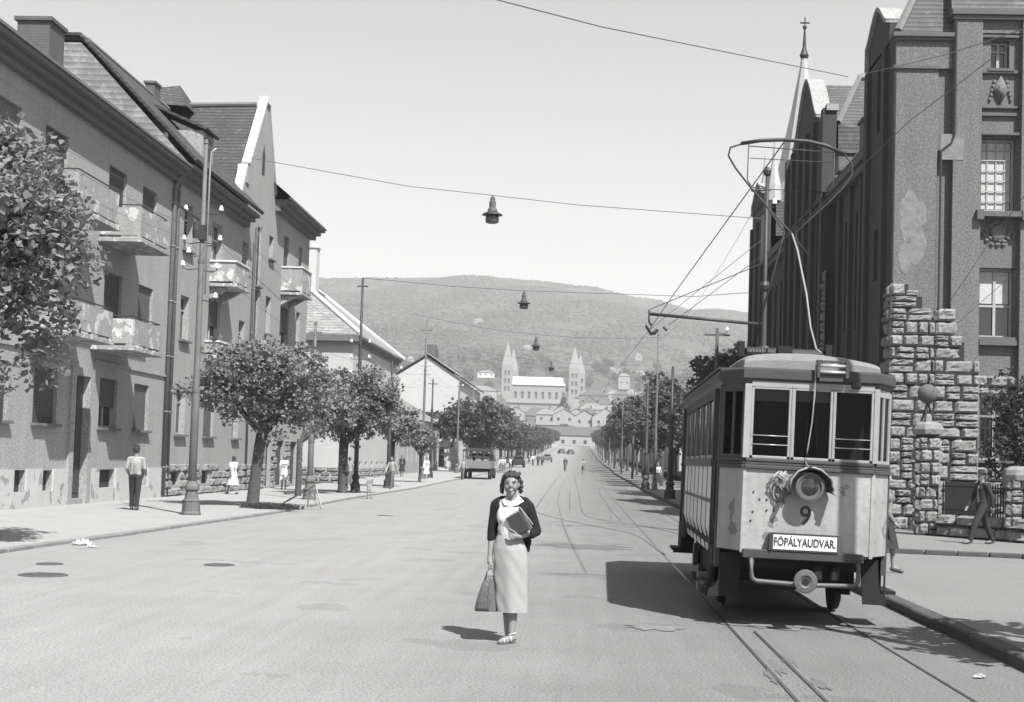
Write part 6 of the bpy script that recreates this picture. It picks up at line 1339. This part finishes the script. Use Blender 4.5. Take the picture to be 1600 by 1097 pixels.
for ft in (f1, f2):
    q = MB(); hh_, mm_, tt_ = ft; d = (tt_-hh_); d.z = 0; d.normalize(); side = Vector((-d.y, d.x, 0)); q.prism([Vector((hh_.x,hh_.y,0))-d*.035-side*.028, Vector((mm_.x,mm_.y,0))-side*.036, Vector((tt_.x,tt_.y,0))+d*.02-side*.026, Vector((tt_.x,tt_.y,0))+d*.02+side*.026, Vector((mm_.x,mm_.y,0))+side*.036, Vector((hh_.x,hh_.y,0))-d*.035+side*.028], (0,0,.014)); so = q.build('sandal', M['leather'], Wm)
    q = MB()
    for t_ in (.25, .55, .8): p = hh_.lerp(tt_, t_); q.tube([p+side*.036-Vector((0,0,.02)), p+side*.024+Vector((0,0,.026)), p-side*.024+Vector((0,0,.026)), p-side*.036-Vector((0,0,.02))], .007, 6)
    q.tube([hh_+Vector((.034*math.cos(a/8*2*PI), .034*math.sin(a/8*2*PI), .045+.01*math.cos(a/8*2*PI))) for a in range(8)], .006, 6, closed=True); q.build('strap', M['sandal'], so, smooth=True)
# books held against the chest, and the bag in her right hand: things of their own
bk = thing('book_stack', Wm.location+w(345,370,-.15), 'dark books held under the left arm of the woman in the road', 'books'); Mb = Matrix.Rotation(-.55, 3, 'Y') @ Matrix.Rotation(-.25, 3, 'Z')
MB().obox((0,0,0), (.155,.030,.20), Mb).build('book', M['book'], bk, bevel=.003); MB().obox(Mb@Vector((-.004,.0,.004)), (.150,.024,.202), Mb).build('page_block', M['paper'], bk)
MB().obox(Mb@Vector((.01,.036,0)), (.17,.026,.22), Mb).build('book', M['cloM'], bk, bevel=.003); MB().obox(Mb@Vector((.01,.036,.004)), (.16,.020,.222), Mb).build('page_block', M['paper'], bk)
q = MB(); q.tube([Mb@Vector((.09,.02,.13)), Mb@Vector((.12,-.02,.03)), Mb@Vector((.13,-.01,-.08))], .007, 6); q.build('bookmark_strap', M['rope'], bk)
bg_ = thing('shopping_bag', Wm.location+Vector((w(184,812).x, -.03, w(0,812).z)), 'dark leather shopping bag hanging from the hand of the woman in the road', 'bag')
H_ = .345; q = MB(); sec = [(.0,0,.105,.062),(.04,.004,.108,.066),(.14,.012,.092,.060),(.24,.020,.070,.045),(.31,.030,.052,.022),(H_,.036,.045,.010)]
n = 24; vs = []
for (z, dx, rx, ry) in sec:
    for k_ in range(n):
        a = 2*PI*k_/n; cx_ = math.copysign(abs(math.cos(a))**.45, math.cos(a)); sy_ = math.copysign(abs(math.sin(a))**.55, math.sin(a)); vs.append((dx+rx*cx_, ry*sy_*(1-.12*math.sin(z*30)*abs(cx_)), z))
q.v = vs
for i in range(len(sec)-1):
    for k_ in range(n): q.f.append((i*n+k_, i*n+(k_+1)%n, (i+1)*n+(k_+1)%n, (i+1)*n+k_))
q.f.append(tuple(range(n))[::-1]); q.f.append(tuple((len(sec)-1)*n+k_ for k_ in range(n))); q.build('bag_body', M['leather'], bg_, smooth=True)
MB().prism([(.045,-.064,.0),(.105,-.062,.0),(.098,-.05,.17),(.075,-.03,.30),(.045,-.03,.33),(.02,-.045,.24)], (0,-.006,0)).build('side_gusset', M['metalG'], bg_)
q = MB()
for x in (.036, ): q.tube([(x,-.068,0),(x-.01,-.064,.14),(x,-.05,.25),(x+.01,-.03,.34)], .004, 6)
q.build('seam', M['metalG'], bg_)
for yy_ in (-.022, .022): MB().tube([(-.005,yy_,H_-.03),(.002,yy_*1.1,H_+.03),(.03,yy_*.6,H_+.075),(.05,yy_*.6,H_+.072),(.072,yy_,H_+.02),(.078,yy_,H_-.04)], .006, 6).build('handle', M['leather'], bg_, smooth=True)
# ------------------------------------------------------------------ vehicles
Tk = thing('lorry', (-8.0, 110, GZ(110)), 'flatbed lorry with a dark tarpaulin roof seen from behind at the left kerb', 'lorry')
MB().box(-1.12,1.12,0,.06,.95,1.45).build('tailgate', M['truckP'], Tk, bevel=.01); MB().box(-1.1,1.1,0,4.5,.85,.95).build('bed', M['truckP'], Tk)
for x in (-1.12, 1.08): MB().box(x,x+.05,.06,4.4,.95,1.45).build('side_board', M['truckP'], Tk)
q = MB()
for x in (-1.08,-.5,.02,.55,1.08): q.box(x-.03,x+.03,.02,.08,1.45,2.2)
q.box(-1.1,1.1,.02,.08,1.75,1.8); q.box(-1.1,1.1,.02,.08,2.15,2.2); q.build('hoop_frame', M['woodD'], Tk)
q = MB(); q.prism([(-1.15,0,2.2),(1.15,0,2.2),(1.1,0,2.32),(.6,0,2.42),(-.6,0,2.42),(-1.1,0,2.32)][::-1], (0,4.4,0)); q.build('tarpaulin', M['canvasD'], Tk)
for i, (x, s) in enumerate(((-.62,.5),(.12,.55),(.7,.45))): q = MB(); q.box(x-s/2,x+s/2,.4,.9,1.45,1.45+s*.75); c_ = q.build('crate', M['townW'], Tk)
q = MB(); q.box(-1.0,1.0,4.6,6.2,.7,2.1); q.box(-.8,.8,6.2,7.3,.7,1.5); q.build('cab', M['canvasD'], Tk, bevel=.08); MB().box(-.8,.8,.3,6,.6,.8).build('chassis', M['tramU'], Tk)
for x in (-.98,.98):
    for y in (1.3, 6.3): MB().lathe([(.2,-.14),(.42,-.13),(.45,-.08),(.45,.08),(.42,.13),(.2,.14)], (x,y,.45), 20, Matrix.Rotation(PI/2,3,'Y')).build('wheel', M['rubber'], Tk)
def car(loc, rz, label, mt='cloD'):
    t = thing('car', loc, label, 'car', rz=rz)
    q = MB(); q.prism([(-.8,0,.35),(-.8,0,.95),(-.72,.9,1.05),(-.72,3.4,1.0),(-.8,4.2,.7),(-.8,4.2,.35)], (1.6,0,0)); q.build('body', M[mt], t, bevel=.1, seg=2)
    q = MB(); q.prism([(-.66,.3,1.0),(-.6,.7,1.5),(-.6,2.2,1.52),(-.66,2.9,1.02)], (1.28,0,0)); cb = q.build('cabin', M[mt], t, bevel=.06, seg=2)
    MB().box(-.5,.5,.42,.47,1.1,1.4).build('rear_window', M['glass'], cb)
    for x in (-.78,.78):
        for y in (.8,3.4): MB().lathe([(.15,-.09),(.32,-.09),(.34,-.05),(.34,.05),(.32,.09),(.15,.09)], (x,y,.34), 16, Matrix.Rotation(PI/2,3,'Y')).build('wheel', M['rubber'], t)
    return t
car(((811-905)/2200*188, 188, GZ(188)), .1, 'dark car parked under the left avenue trees beyond the lorry')
car(((855-905)/2200*260, 260, GZ(260)), 0, 'dark car far along the left kerb beyond the group of people', 'cloM')
car(((893-905)/2200*400, 400, GZ(400)), .2, 'distant vehicle in the road near the end of the street', 'cloM'); car(((879-905)/2200*410, 410, GZ(410)), .2, 'distant vehicle left of the other one at the street end', 'cloM')
# tilted barrier board and cut twigs near the first tree
t = thing('road_barrier', (-9.15, 44.6, .06), 'dark plank barrier tilted on its pale trestle at the kerb near the first tree', 'barrier')
MB().beam((-.35,0,.05),(.75,.2,.72),.16,.05).build('plank', M['woodD'], t)
for a, b in (((.75,.2,.7),(1.0,.0,.0)), ((.55,.2,.55),(.85,.5,0)), ((.3,.05,.0),(1.0,.05,.0)), ((.6,.1,.6),(.45,.5,0))): MB().beam(a, b, .035).build('strut', M['wood'], t)
q = MB(); rr = random.Random(6)
for k_ in range(420): p = Vector((max(-.9, min(.9, rr.gauss(0,.45))), max(-.4, min(.4, rr.gauss(0,.2))), 0)); q.beam(p+Vector((0,0,rr.uniform(.01,.05))), p+Vector((rr.uniform(-.15,.15), rr.uniform(-.15,.15), rr.uniform(.05,.2))), .014)
o = q.build('brush_pile', M['dung']); o.location = (-9.3, 42.6, .05); put(o, 'low pile of dark cut twigs lying at the kerb beside the tilted barrier', 'brush pile')
for i, (x, y, s) in enumerate([(-8.95, 25.2, .22), (-8.6, 24.7, .10), (3.55, 12.6, .06), (3.9, 12.3, .05)]):
    q = MB(); rr = random.Random(50+i); n = 9; g_ = [[(x+s*1.6*(a/n-.5)+rr.uniform(-.02,.02), y+s*(b_/n-.5)+rr.uniform(-.02,.02), .012+s*.5*rr.random()*(.3+math.sin(PI*a/n)*math.sin(PI*b_/n))) for a in range(n+1)] for b_ in range(n+1)]
    for a in range(n):
        for b_ in range(n): q.quad(g_[a][b_], g_[a][b_+1], g_[a+1][b_+1], g_[a+1][b_])
    put(q.build('crumpled_paper', M['paper']), ['large crumpled white sheet lying at the left kerb', 'smaller crumpled scrap just right of the large one at the left kerb', 'tiny paper scrap in the right gutter, left one', 'tiny paper scrap in the right gutter nearest the right frame edge'][i], 'litter')
# ------------------------------------------------------------------ air between here and the hill
hz = MB().box(-2300, 2300, -70, 3720, -3, 520).build('haze', bpy.data.materials.new('haze')); hz['kind'] = 'stuff'; hz['label'] = 'thin pale summer haze lying over the town and the hill'; hz['category'] = 'haze'
hm = hz.data.materials[0]; hm.use_nodes = True; hm.node_tree.nodes.clear(); pv = hm.node_tree.nodes.new('ShaderNodeVolumePrincipled'); ho = hm.node_tree.nodes.new('ShaderNodeOutputMaterial')
pv.inputs['Color'].default_value = (.95,.95,.95,1); pv.inputs['Density'].default_value = .00025; pv.inputs['Anisotropy'].default_value = .2
hm.node_tree.links.new(pv.outputs[0], ho.inputs['Volume'])

for o in bpy.data.objects:
    if len(str(o.get('label', '')).split()) > 16: print('LONG', o.name, o['label'])
